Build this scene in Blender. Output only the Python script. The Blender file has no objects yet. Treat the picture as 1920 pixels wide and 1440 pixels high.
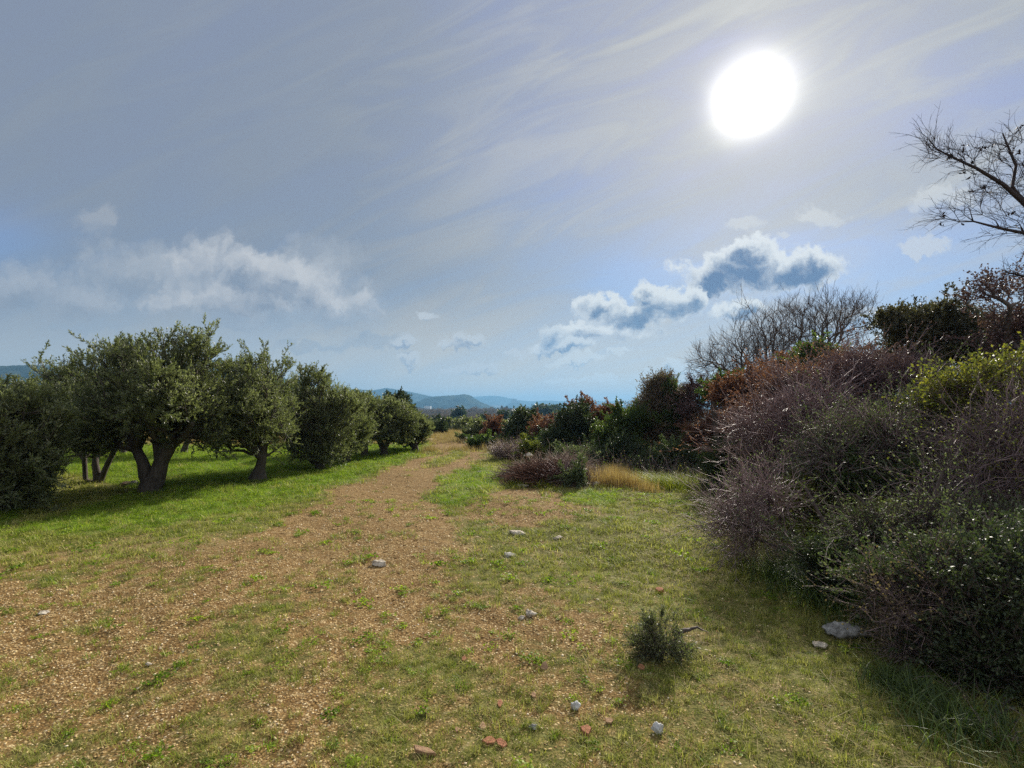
import bpy, math, numpy as np
from math import radians, pi
from mathutils import Vector

# ------------------------------------------------------------------ camera
SC = bpy.context.scene
COL = SC.collection
F, HZ, EYE = 900.0, 767.0, 1.6          # focal length in photo pixels, horizon row, eye height
PITCH = math.atan((HZ - 720) / F)
CP, SP = math.cos(PITCH), math.sin(PITCH)
cam_d = bpy.data.cameras.new('camera'); cam = bpy.data.objects.new('camera', cam_d); COL.objects.link(cam)
cam_d.sensor_width = 36; cam_d.lens = 36 * F / 1920
cam_d.clip_start = 0.05; cam_d.clip_end = 90000
cam.location = (0, 0, EYE); cam.rotation_euler = (pi / 2 + PITCH, 0, 0)
SC.camera = cam

def pdir(px, py):
    cx, cy = (px - 960) / F, (720 - py) / F
    return Vector((cx, CP - cy * SP, SP + cy * CP))
def uv_of(px, py):
    d = pdir(px, py); return d.x / d.y, d.z / d.y
def at(px, py, Y):                        # point seen at that pixel, Y metres ahead
    d = pdir(px, py); t = Y / d.y
    return Vector((d.x * t, Y, EYE + d.z * t))
def G(px, py, z=0.0):                     # point on level ground seen at that pixel
    d = pdir(px, py); t = (z - EYE) / d.z
    return Vector((d.x * t, d.y * t, z))

# ------------------------------------------------------------------ render settings
SC.view_settings.view_transform = 'Standard'; SC.view_settings.look = 'None'
SC.view_settings.exposure = 0.68; SC.view_settings.gamma = 1.0
SC.render.engine = 'CYCLES'
cy = SC.cycles
cy.max_bounces = 6; cy.diffuse_bounces = 3; cy.glossy_bounces = 2; cy.transmission_bounces = 4
cy.transparent_max_bounces = 6; cy.volume_bounces = 0; cy.caustics_reflective = False; cy.caustics_refractive = False
cy.use_adaptive_sampling = False
cy.sample_clamp_indirect = 3.0; cy.sample_clamp_direct = 3.0
cy.use_denoising = False
SUN = pdir(1410, 185).normalized()
SUN_EL = math.asin(SUN.z); SUN_AZ = math.atan2(SUN.x, SUN.y)

# ------------------------------------------------------------------ node helpers
class T:
    def __init__(s, nt): s.nt = nt; s.n = nt.nodes; s.l = nt.links
    def put(s, node, i, v):
        if v is None: return
        if isinstance(v, bpy.types.NodeSocket): s.l.new(v, node.inputs[i])
        else: node.inputs[i].default_value = v
    def m(s, op, a, b=None, c=None, clamp=False):
        n = s.n.new('ShaderNodeMath'); n.operation = op; n.use_clamp = clamp
        s.put(n, 0, a); s.put(n, 1, b); s.put(n, 2, c); return n.outputs[0]
    def v(s, op, a, b=None, sc=None):
        n = s.n.new('ShaderNodeVectorMath'); n.operation = op
        s.put(n, 0, a); s.put(n, 1, b)
        if sc is not None: s.put(n, 3, sc)
        return n.outputs[1] if op in ('LENGTH', 'DOT_PRODUCT', 'DISTANCE') else n.outputs[0]
    def sm(s, x, a, b, lo=0.0, hi=1.0):
        n = s.n.new('ShaderNodeMapRange'); n.interpolation_type = 'SMOOTHSTEP'
        s.put(n, 0, x); s.put(n, 1, a); s.put(n, 2, b); s.put(n, 3, lo); s.put(n, 4, hi); return n.outputs[0]
    def lin(s, x, a, b, lo=0.0, hi=1.0):
        n = s.n.new('ShaderNodeMapRange'); s.put(n, 0, x); s.put(n, 1, a); s.put(n, 2, b); s.put(n, 3, lo); s.put(n, 4, hi); return n.outputs[0]
    def mix(s, f, a, b, blend='MIX'):
        n = s.n.new('ShaderNodeMix'); n.data_type = 'RGBA'; n.blend_type = blend
        s.put(n, 0, f)
        for i, v in ((6, a), (7, b)):
            if isinstance(v, tuple) and len(v) == 3: v = (*v, 1)
            s.put(n, i, v)
        return n.outputs[2]
    def noise(s, vec, scale, detail=4, rough=0.55, dist=0.0, dim='3D', col=False):
        n = s.n.new('ShaderNodeTexNoise'); n.noise_dimensions = dim
        if vec is not None: s.l.new(vec, n.inputs['Vector'])
        n.inputs['Scale'].default_value = scale; n.inputs['Detail'].default_value = detail
        n.inputs['Roughness'].default_value = rough; n.inputs['Distortion'].default_value = dist
        return n.outputs[1] if col else n.outputs[0]
    def voro(s, vec, scale, feat='F1', out=0, rnd=1.0):
        n = s.n.new('ShaderNodeTexVoronoi'); n.feature = feat
        if vec is not None: s.l.new(vec, n.inputs['Vector'])
        n.inputs['Scale'].default_value = scale; n.inputs['Randomness'].default_value = rnd; return n.outputs[out]
    def xyz(s, x, y, z=0.0):
        n = s.n.new('ShaderNodeCombineXYZ'); s.put(n, 0, x); s.put(n, 1, y); s.put(n, 2, z); return n.outputs[0]
    def sep(s, v):
        n = s.n.new('ShaderNodeSeparateXYZ'); s.l.new(v, n.inputs[0]); return n.outputs
    def ramp(s, f, stops):
        n = s.n.new('ShaderNodeValToRGB'); e = n.color_ramp.elements
        while len(e) < len(stops): e.new(0.5)
        for i, (p, c) in enumerate(stops): e[i].position = p; e[i].color = (*c, 1)
        s.put(n, 0, f); return n.outputs[0]
    def attr(s, name, out=2):
        n = s.n.new('ShaderNodeAttribute'); n.attribute_name = name; return n.outputs[out]
def srgb(r, g, b):
    f = lambda c: (c / 255 / 12.92) if c <= 10 else ((c / 255 + 0.055) / 1.055) ** 2.4
    return (f(r), f(g), f(b))

# ------------------------------------------------------------------ sky
W = bpy.data.worlds.new('World'); SC.world = W; W.use_nodes = True
W.cycles_visibility.camera = True
W.cycles.sampling_method = 'MANUAL'; W.cycles.sample_map_resolution = 512
nt = W.node_tree; nt.nodes.clear(); t = T(nt)
sky = nt.nodes.new('ShaderNodeTexSky'); sky.sky_type = 'NISHITA'; sky.sun_disc = False
sky.sun_elevation = SUN_EL; sky.sun_rotation = SUN_AZ
sky.air_density = 1.0; sky.dust_density = 1.0; sky.ozone_density = 1.5; sky.altitude = 50
D = nt.nodes.new('ShaderNodeTexCoord').outputs['Generated']
dx, dy, dz = t.sep(D)
dyc = t.m('MAXIMUM', dy, 0.05)
u = t.m('DIVIDE', dx, dyc); v = t.m('DIVIDE', dz, dyc)
UV = t.xyz(u, v)
ahead = t.sm(dy, 0.05, 0.3)
# angle to the sun
cosS = t.v('DOT_PRODUCT', D, tuple(SUN)); ang = t.m('ARCCOSINE', t.m('MINIMUM', cosS, 0.99999))   # radians
wob = t.m('MULTIPLY', t.m('SUBTRACT', t.noise(D, 5.0, 3, 0.5), 0.5), 0.55)
ang = t.m('MULTIPLY', ang, t.m('ADD', 1.0, wob))
glow = lambda s, p=2.0: t.m('EXPONENT', t.m('MULTIPLY', t.m('POWER', t.m('DIVIDE', ang, s), p), -1.0))
# warp used by all cloud shapes
wn = t.noise(UV, 9.0, 6, 0.66, 0.0, '2D', col=True)
warp = t.v('MULTIPLY', t.v('SUBTRACT', wn, (0.5, 0.5, 0.5)), (0.085, 0.075, 0.0))
wn2 = t.noise(UV, 34.0, 4, 0.6, 0.0, '2D', col=True)
warp = t.v('ADD', warp, t.v('MULTIPLY', t.v('SUBTRACT', wn2, (0.5, 0.5, 0.5)), (0.034, 0.030, 0.0)))
P = t.v('ADD', UV, warp)
def blob(P, px, py, rx, ry):
    u0, v0 = uv_of(px, py)
    k = F / 1.0
    d = t.v('MULTIPLY', t.v('SUBTRACT', P, (u0, v0, 0)), (k / rx, k / ry, 0))
    return t.m('SUBTRACT', 1.0, t.v('LENGTH', d))
def soft(px, py, rx, ry, P_=None):        # broad gaussian patch, 0..1
    u0, v0 = uv_of(px, py)
    d = t.v('LENGTH', t.v('MULTIPLY', t.v('SUBTRACT', P_ or UV, (u0, v0, 0)), (F / rx, F / ry, 0)))
    return t.m('EXPONENT', t.m('MULTIPLY', t.m('MULTIPLY', d, d), -1.0))
# high veil (cirrostratus): streaks running up to the right
a = radians(23)
ur = t.m('ADD', t.m('MULTIPLY', u, math.cos(a)), t.m('MULTIPLY', v, math.sin(a)))
vr = t.m('SUBTRACT', t.m('MULTIPLY', v, math.cos(a)), t.m('MULTIPLY', u, math.sin(a)))
streak = t.noise(t.xyz(t.m('MULTIPLY', ur, 1.1), t.m('MULTIPLY', vr, 5.5)), 2.2, 6, 0.58, 0.6, '2D')
broad = t.noise(UV, 1.7, 3, 0.5, 0.4, '2D')
hole = t.m('ADD', t.m('MULTIPLY', soft(1560, 500, 330, 95), 0.75),
       t.m('ADD', t.m('MULTIPLY', soft(1000, 290, 170, 130), 0.42),
       t.m('ADD', t.m('MULTIPLY', soft(-20, 445, 120, 55), 0.55),
       t.m('ADD', t.m('MULTIPLY', soft(1880, 190, 330, 130), 0.42),
       t.m('ADD', t.m('MULTIPLY', soft(1900, 470, 260, 80), 0.40),
       t.m('ADD', t.m('MULTIPLY', soft(960, 20, 130, 120), 0.25), t.m('MULTIPLY', soft(1170, 520, 110, 50), 0.45)))))))
cover = t.m('SUBTRACT', t.m('ADD', t.m('MULTIPLY', t.m('SUBTRACT', streak, 0.5), t.sm(u, -0.6, 0.35, 0.35, 1.5)), t.m('ADD', 0.80, t.m('MULTIPLY', t.m('SUBTRACT', broad, 0.5), 0.3))), hole)
cover = t.m('MINIMUM', t.m('MAXIMUM', cover, 0.05), 0.97)
left = t.sm(u, -0.35, 0.25, 1.0, 0.0)
veil_col = t.mix(left, srgb(174, 179, 184), srgb(134, 144, 157))
veil_col = t.mix(t.m('MULTIPLY', glow(0.42, 1.3), 0.8), veil_col, srgb(184, 182, 176))
veil_col = t.mix(t.m('MULTIPLY', t.sm(v, 0.0, 0.30, 1.0, 0.0), 0.85), veil_col, srgb(222, 220, 208))
blue = t.mix(1.0, sky.outputs[0], (0.095, 0.095, 0.095, 1), 'MULTIPLY')
blue = t.mix(0.75, blue, t.mix(t.sm(v, 0.1, 0.6), srgb(122, 168, 220), srgb(138, 150, 196)))
base = t.mix(cover, blue, veil_col)
base = t.mix(t.m('MULTIPLY', t.m('MULTIPLY', t.m('SUBTRACT', streak, 0.46), 1.7, clamp=True), t.sm(u, -0.6, 0.35, 0.12, 1.0)), base, srgb(200, 201, 203))
# cumulus
_bil = {}
def billow(P, key):                       # rounded cauliflower lumps at three sizes
    if key not in _bil:
        acc = None
        for sc_, w_ in ((11.0, .55), (24.0, .33), (55.0, .18)):
            n = t.n.new('ShaderNodeTexVoronoi'); n.voronoi_dimensions = '2D'; n.feature = 'SMOOTH_F1'; t.l.new(P, n.inputs['Vector']); n.inputs['Scale'].default_value = sc_; n.inputs['Smoothness'].default_value = 0.35
            x = t.m('MULTIPLY', t.m('SUBTRACT', 0.45, n.outputs[0]), w_)
            acc = x if acc is None else t.m('ADD', acc, x)
        _bil[key] = acc
    return _bil[key]
def field(P, blobs):
    acc = None
    for b in blobs:
        x = blob(P, *b)
        acc = x if acc is None else t.m('SMOOTH_MAX', acc, x, 0.25)
    return acc
fine = t.m('MULTIPLY', t.m('SUBTRACT', t.noise(UV, 30.0, 5, 0.68, 0.0, '2D'), 0.5), 1.0)
patch = t.m('SUBTRACT', t.noise(UV, 15.0, 4, 0.6, 0.3, '2D'), 0.5)
def cloud(base, blobs, bright, dark, edge=0.16, toward=(0.2, 0.98), eps=0.035, rough=0.55, alpha=1.0, lo=0.10, hi=0.62, bil=0.9, pat=.32):
    d0 = t.m('ADD', t.m('ADD', field(P, blobs), t.m('MULTIPLY', fine, rough * .5)), t.m('MULTIPLY', billow(P, 0), bil))
    P2 = P if eps == 0 else t.v('ADD', P, (toward[0] * eps, toward[1] * eps, 0))
    d1 = t.m('ADD', t.m('ADD', field(P2, blobs), t.m('MULTIPLY', fine, rough * .5)), t.m('MULTIPLY', billow(P2, 0 if eps == 0 else (toward, eps)), bil))
    mask = t.m('MULTIPLY', t.m('MULTIPLY', t.sm(d0, 0.0, edge), alpha), ahead)
    deep = t.sm(t.m('ADD', d1, t.m('MULTIPLY', patch, pat)), lo, hi)
    return t.mix(mask, base, t.mix(deep, bright, dark))
# grey bank low on the left
base = cloud(base, [(60, 545, 170, 60), (150, 560, 130, 50), (0, 560, 120, 60)], srgb(176, 183, 193), srgb(140, 151, 167), edge=0.9, alpha=0.8, hi=1.2, pat=.4, rough=.3)
base = cloud(base, [(185, 415, 48, 40)], srgb(176, 180, 186), srgb(160, 168, 180), edge=0.7, alpha=0.5)
base = cloud(base, [(250, 510, 150, 70), (330, 540, 220, 60), (600, 510, 100, 90), (640, 580, 120, 60), (450, 560, 240, 70)], srgb(178, 184, 192), srgb(144, 155, 170), edge=0.9, alpha=0.8, hi=1.3, pat=.4, rough=.3)
base = cloud(base, [(395, 488, 90, 58), (465, 500, 100, 54), (525, 520, 95, 56), (580, 542, 70, 52), (440, 548, 220, 54), (540, 575, 200, 46)], srgb(203, 205, 208), srgb(132, 145, 164), edge=0.75, alpha=0.9, eps=0.035, lo=-.05, hi=1.25, rough=.35, bil=1.1)
base = cloud(base, [(520, 600, 230, 22), (180, 612, 110, 13), (720, 640, 90, 16), (600, 650, 100, 12)], srgb(156, 170, 186), srgb(138, 155, 176), edge=0.6, alpha=0.55)
# small distant puffs
base = cloud(base, [(875, 642, 42, 19), (845, 652, 32, 11), (762, 642, 38, 15), (770, 676, 34, 14), (905, 694, 52, 13), (965, 664, 17, 8), (800, 590, 26, 10), (860, 700, 40, 8)],
             srgb(200, 207, 213), srgb(146, 162, 184), edge=0.6, alpha=0.75, eps=0.016, bil=.6)
base = cloud(base, [(1080, 676, 62, 10), (1225, 706, 48, 12), (1160, 668, 30, 6), (1040, 708, 30, 8), (1290, 690, 60, 12), (1110, 712, 60, 7)], srgb(212, 220, 224), srgb(158, 178, 198), edge=0.4, alpha=0.7, eps=0.016, bil=.5)
base = cloud(base, [(1385, 422, 42, 22), (1530, 413, 58, 24), (1465, 440, 22, 8), (1740, 462, 66, 18), (1715, 470, 34, 12), (1755, 372, 80, 28), (1640, 590, 140, 22)],
             srgb(214, 216, 216), srgb(186, 192, 202), edge=0.5, alpha=0.6)
# the chain of backlit cumulus climbing to the right
base = cloud(base, [(1410, 500, 118, 50), (1345, 515, 95, 44), (1480, 510, 110, 40), (1405, 474, 60, 34), (1525, 502, 56, 32)], srgb(226, 230, 232), srgb(98, 122, 158), edge=0.32, eps=0.016, lo=.06, hi=.95, rough=.7, pat=.7)
base = cloud(base, [(1245, 570, 72, 44), (1180, 592, 95, 36), (1135, 570, 50, 32), (1300, 560, 36, 34), (1120, 620, 130, 24), (1210, 545, 40, 22), (1390, 578, 50, 22)], srgb(224, 229, 231), srgb(108, 132, 164), edge=0.38, eps=0.016, lo=.06, hi=1.05, rough=.7, pat=.8)
base = cloud(base, [(1030, 628, 34, 26), (1055, 648, 66, 17), (1020, 652, 50, 13)], srgb(208, 216, 222), srgb(126, 150, 180), edge=0.4, eps=0.016, lo=0.0, hi=.9, rough=.6)
# aureole where the thin cloud scatters the sun
base = t.mix(t.m('MULTIPLY', glow(0.13, 1.2), t.lin(streak, 0.3, 0.7, 0.10, 0.36)), base, (0.95, 0.91, 0.80), 'ADD')
base = t.mix(t.m('MULTIPLY', glow(0.041, 1.9), 1.0), base, (3.2, 3.1, 2.9), 'ADD')
# unseen sky overhead and behind, brightened and evened to add fill light
base = t.mix(t.sm(dz, 0.70, 0.86), base, srgb(212, 214, 222))
base = t.mix(t.m('MULTIPLY', t.sm(dy, 0.1, -0.3), t.sm(dz, 0.02, 0.25)), base, srgb(200, 205, 214))
# ground side of the sky sphere
base = t.mix(t.sm(dz, -0.03, 0.0, 1.0, 0.0), base, srgb(150, 165, 178))
bg = nt.nodes.new('ShaderNodeBackground'); nt.links.new(base, bg.inputs[0]); bg.inputs[1].default_value = 0.624
out = nt.nodes.new('ShaderNodeOutputWorld'); nt.links.new(bg.outputs[0], out.inputs[0])

# ------------------------------------------------------------------ sun
sl = bpy.data.lights.new('sun', 'SUN'); so = bpy.data.objects.new('sun', sl); COL.objects.link(so)
sl.energy = 5.0; sl.angle = radians(1.2); sl.color = (1.0, 0.93, 0.82)
so.rotation_euler = SUN.to_track_quat('Z', 'Y').to_euler(); so.location = (30, 50, 60)

# ------------------------------------------------------------------ object helpers
def tag(o, label, cat, group=None):
    o['label'] = label; o['category'] = cat
    if group: o['group'] = group
    return o
def setting(o, kind='structure', label=None, cat=None):
    o['kind'] = kind
    if label: o['label'] = label
    if cat: o['category'] = cat
    return o
def empty(name, loc, label, cat, group=None):
    o = bpy.data.objects.new(name, None); COL.objects.link(o); o.location = loc
    o.empty_display_size = 0.2
    return tag(o, label, cat, group)
def mesh_of(name, V, faces, mats, mat_idx=None, smooth=True, tint=None, attrs=None):
    """V (n,3); faces: list of (k,3) or (k,4) index arrays; mat_idx: list of material numbers per face array"""
    me = bpy.data.meshes.new(name)
    V = np.asarray(V, np.float32); faces = [np.asarray(f, np.int32) for f in faces if len(f)]
    nl = sum(f.size for f in faces); nf = sum(len(f) for f in faces)
    me.vertices.add(len(V)); me.vertices.foreach_set('co', V.ravel())
    me.loops.add(nl); me.loops.foreach_set('vertex_index', np.concatenate([f.ravel() for f in faces]))
    me.polygons.add(nf)
    sizes = np.concatenate([np.full(len(f), f.shape[1], np.int32) for f in faces])
    starts = np.concatenate([[0], np.cumsum(sizes)[:-1]]).astype(np.int32)
    me.polygons.foreach_set('loop_start', starts)
    if smooth: me.polygons.foreach_set('use_smooth', np.ones(nf, bool))
    for m in (mats if isinstance(mats, (list, tuple)) else [mats]): me.materials.append(m)
    if mat_idx is not None:
        me.polygons.foreach_set('material_index', np.concatenate([np.full(len(f), k, np.int32) for f, k in zip(faces, mat_idx)]))
    if tint is not None:
        a = me.attributes.new('tint', 'FLOAT', 'POINT'); a.data.foreach_set('value', np.asarray(tint, np.float32))
    for k, arr in (attrs or {}).items():
        a = me.attributes.new(k, 'FLOAT', 'POINT'); a.data.foreach_set('value', np.asarray(arr, np.float32))
    me.update(calc_edges=True)
    return me
def obj(name, me, parent=None, loc=(0, 0, 0)):
    o = bpy.data.objects.new(name, me); COL.objects.link(o); o.location = loc
    if parent: o.parent = parent
    return o
def unit(a): return a / np.maximum(np.linalg.norm(a, axis=-1, keepdims=True), 1e-9)
def rnd_dirs(rng, n): return unit(rng.normal(size=(n, 3)))
def vnoise(P, s, seed=0):                      # cheap smooth 3-D noise, about -1..1
    P = np.asarray(P, float) * s; r = np.random.default_rng(seed + 991); out = 0
    for k in range(5):
        a = r.normal(size=3) * (1 + 0.45 * k); b = r.normal(size=3) * (1 + 0.45 * k)
        out = out + np.sin(P @ a + r.uniform(0, 6.3)) * np.cos(P @ b + r.uniform(0, 6.3)) / (1 + 0.3 * k)
    return out / 2.2

# ------------------------------------------------------------------ tree growing
def grow(pts, start, par0, bf=0.35):
    """joins crown points to the given stem nodes: short total length, but also short ways to the root"""
    start = np.asarray(start, float); k = len(start); n = len(pts)
    Pn = np.vstack([start, pts]); N = k + n
    par = np.full(N, -1); par[:k] = par0
    pl = np.zeros(N)
    for i in range(k):
        if par[i] >= 0: pl[i] = pl[par[i]] + np.linalg.norm(Pn[i] - Pn[par[i]])
    best = np.full(n, 1e9); bp = np.zeros(n, int)
    lens = np.zeros(n)
    for i in range(k):
        d = np.linalg.norm(pts - Pn[i], axis=1); c = d + bf * pl[i]
        m = c < best; best[m] = c[m]; bp[m] = i; lens[m] = d[m]
    alive = np.ones(n, bool); order = []
    for _ in range(n):
        j = int(np.argmin(np.where(alive, best, 1e18)))
        alive[j] = False; i = k + j; par[i] = bp[j]; pl[i] = pl[bp[j]] + lens[j]; order.append(i)
        d = np.linalg.norm(pts - pts[j], axis=1); c = d + bf * pl[i]
        m = alive & (c < best); best[m] = c[m]; bp[m] = i; lens[m] = d[m]
    return Pn, par, list(range(k)) + order
def radii(par, order, tip, root, expo=2.3):
    N = len(par); a = np.zeros(N)
    for i in reversed(order):
        if a[i] == 0: a[i] = 1.0
        if par[i] >= 0: a[par[i]] += a[i]
    r = a ** (1 / expo); r0 = r[order[0]]
    return tip + (r - 1) * (root - tip) / max(r0 - 1, 1e-6)
def relax(Pn, par, fixed, k=0.3, rng=None, jit=0.0):
    Q = Pn.copy(); has = par >= 0
    ch = np.zeros_like(Pn); cnt = np.zeros(len(Pn))
    np.add.at(ch, par[has], Pn[has]); np.add.at(cnt, par[has], 1)
    m = has & (cnt > 0); m[:fixed] = False
    Q[m] = (1 - k) * Pn[m] + k * 0.5 * (Pn[par[m]] + ch[m] / cnt[m][:, None])
    if jit: Q[fixed:] += rng.normal(size=(len(Q) - fixed, 3)) * jit
    return Q
REF = unit(np.array([0.93, 0.31, 0.17]))
def frame(Dv):
    a = unit(REF - Dv * (Dv @ REF)[:, None]); return a, np.cross(Dv, a)
def limbs(Pn, par, R, sides=6, sel=None, knobs=0.0, seed=0, flare=None):
    """tapered tubes along all tree edges (vectorised). returns V, quads"""
    N = len(Pn); idx = np.array([i for i in range(N) if par[i] >= 0 and (sel is None or sel[i])], int)
    if not len(idx): return np.zeros((0, 3)), np.zeros((0, 4), int)
    main = np.full(N, -1)
    for i in idx[np.argsort(R[idx])]: main[par[i]] = i           # thickest child wins
    dirn = np.zeros((N, 3)); dirn[idx] = unit(Pn[idx] - Pn[par[idx]])
    nd = dirn.copy(); hm = main >= 0; nd[hm] = unit(dirn[hm] + dirn[main[hm]] + 1e-6)
    p = par[idx]; ismain = main[p] == idx
    d0 = np.where(ismain[:, None], nd[p], dirn[idx]); d1 = nd[idx]
    r0 = np.where(ismain, R[p], np.minimum(R[idx] * 1.15, R[p])); r1 = R[idx]
    th = np.arange(sides) * 2 * pi / sides
    c, s = np.cos(th), np.sin(th)
    def ring(Pc, Dv, r):
        a, b = frame(Dv); q = a[:, None, :] * c[None, :, None] + b[:, None, :] * s[None, :, None]
        rr = r[:, None]
        if knobs:
            w = Pc[:, None, :] + q * rr[..., None]
            rr = rr * (1 + knobs * vnoise(w.reshape(-1, 3) * np.array([1, 1, .45]), 9.0, seed).reshape(len(Pc), sides) + knobs * 0.5 * vnoise(w.reshape(-1, 3) * np.array([1, 1, .25]), 26.0, seed + 3).reshape(len(Pc), sides))
        return Pc[:, None, :] + q * rr[..., None]
    A = ring(Pn[p], d0, r0); B = ring(Pn[idx], d1, r1)
    V = np.concatenate([A, B], 1).reshape(-1, 3); M = len(idx)
    k = np.arange(sides); k2 = (k + 1) % sides
    q = np.stack([k, k2, k2 + sides, k + sides], 1)
    Fq = (q[None] + (np.arange(M) * 2 * sides)[:, None, None]).reshape(-1, 4)
    return V, Fq
def sticks(A, B, ra, rb, sides=3):
    """loose tapered prisms A->B"""
    if not len(A): return np.zeros((0, 3)), np.zeros((0, 4), int)
    Dv = unit(B - A); a, b = frame(Dv); th = np.arange(sides) * 2 * pi / sides; c, s = np.cos(th), np.sin(th)
    q = a[:, None, :] * c[None, :, None] + b[:, None, :] * s[None, :, None]
    ra = np.broadcast_to(ra, len(A)); rb = np.broadcast_to(rb, len(A))
    V = np.concatenate([A[:, None] + q * ra[:, None, None], B[:, None] + q * rb[:, None, None]], 1).reshape(-1, 3)
    k = np.arange(sides); k2 = (k + 1) % sides; qq = np.stack([k, k2, k2 + sides, k + sides], 1)
    return V, (qq[None] + (np.arange(len(A)) * 2 * sides)[:, None, None]).reshape(-1, 4)
def leaf_quads(P0, Dv, L, Wd, rng, fold=0.25):
    n = len(P0); Dv = unit(Dv); s = unit(np.cross(Dv, rnd_dirs(rng, n))); nn = np.cross(Dv, s)
    L = np.broadcast_to(L, n)[:, None] * rng.uniform(0.7, 1.25, (n, 1)); Wd = np.broadcast_to(Wd, n)[:, None] * rng.uniform(0.75, 1.25, (n, 1)) / 2
    mid = P0 + Dv * L * 0.5
    V = np.stack([P0, mid + s * Wd + nn * Wd * fold, P0 + Dv * L - nn * L * 0.08, mid - s * Wd + nn * Wd * fold], 1).reshape(-1, 3)
    Fq = np.arange(4 * n).reshape(-1, 4)
    return V, np.concatenate([Fq[:, [0, 1, 2]], Fq[:, [0, 2, 3]]])
def lobes_at(specs, Y, base):
    """(px, py, rx, ry[, dy]) in photo pixels at depth Y -> centres and radii in metres, relative to base"""
    out = []
    for sp in specs:
        px, py, rx, ry = sp[:4]; dY = sp[4] if len(sp) > 4 else 0.0
        c = at(px, py, Y + dY); k = (Y + dY) / F
        out.append((np.array(c) - np.array(base), np.array([rx * k, (rx * 0.55 + ry * 0.45) * k if len(sp) < 6 else sp[5], ry * k])))
    return out
def fill(lobes, n, rng, shell=0.45, gap=0.0, gs=2.2, seed=0, zmin=0.05):
    """points in a union of ellipsoids, denser towards the skin, with noise-shaped gaps"""
    vol = np.array([np.prod(l[1]) ** 0.8 for l in lobes]); vol /= vol.sum(); got = []
    scale_ = float(np.mean([l[1].mean() for l in lobes]))
    while sum(map(len, got)) < n:
        m = n * 2; w = rng.choice(len(lobes), m, p=vol)
        c = np.array([l[0] for l in lobes])[w]; r = np.array([l[1] for l in lobes])[w]
        q = rnd_dirs(rng, m) * (rng.uniform(0, 1, (m, 1)) ** shell)
        X = c + q * r * (1 + 0.30 * vnoise(c + q * r, 3.1 * min(1.0, 0.8 / scale_), seed + 5) + 0.20 * vnoise(c + q * r, 8.0 * min(1.0, 0.8 / scale_), seed + 6))[:, None]
        keep = X[:, 2] > zmin
        if gap: keep &= vnoise(X, gs, seed) > (gap * 2 - 1) * 0.9
        got.append(X[keep])
        if len(got) > 60: break
    return np.concatenate(got)[:n]
def twigs(P0, Dv, L, rng, spread=0.7, up=0.3, k=1, bend=0.25):
    """k twigs per point, each two bent pieces: returns A,M,B"""
    A = np.repeat(P0, k, 0); Dd = np.repeat(Dv, k, 0); n = len(A)
    d = unit(Dd + rnd_dirs(rng, n) * spread + np.array([0, 0, up])); ln = L * rng.uniform(0.45, 1.2, (n, 1))
    M = A + d * ln * 0.5; d2 = unit(d + rnd_dirs(rng, n) * bend + np.array([0, 0, up * 0.5])); B = M + d2 * ln * 0.5
    return A, M, B
def along(A, M, B, per, rng, lead=0.15):
    """positions and directions of leaves along the twigs"""
    n = len(A); tt = rng.uniform(lead, 1.0, (n, per)); tt[:, 0] = 1.0
    s = (tt * 2)[..., None]
    Pp = np.where(s < 1, A[:, None] + (M - A)[:, None] * s, M[:, None] + (B - M)[:, None] * (s - 1))
    Dd = np.where(s < 1, (M - A)[:, None], (B - M)[:, None])
    return Pp.reshape(-1, 3), unit(Dd.reshape(-1, 3))
def join(parts):
    """[(V, F, mat, tint)] -> one vertex array, faces, mats, tint"""
    off = 0; Vs = []; Fs = []; Ms = []; Ts = []
    for V, Fa, m, ti in parts:
        if not len(V): continue
        Vs.append(V); Fs.append(Fa + off); Ms.append(m); off += len(V)
        Ts.append(ti if ti is not None and np.ndim(ti) else np.full(len(V), 0.5 if ti is None else ti))
    return np.concatenate(Vs), Fs, Ms, np.concatenate(Ts)

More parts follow.
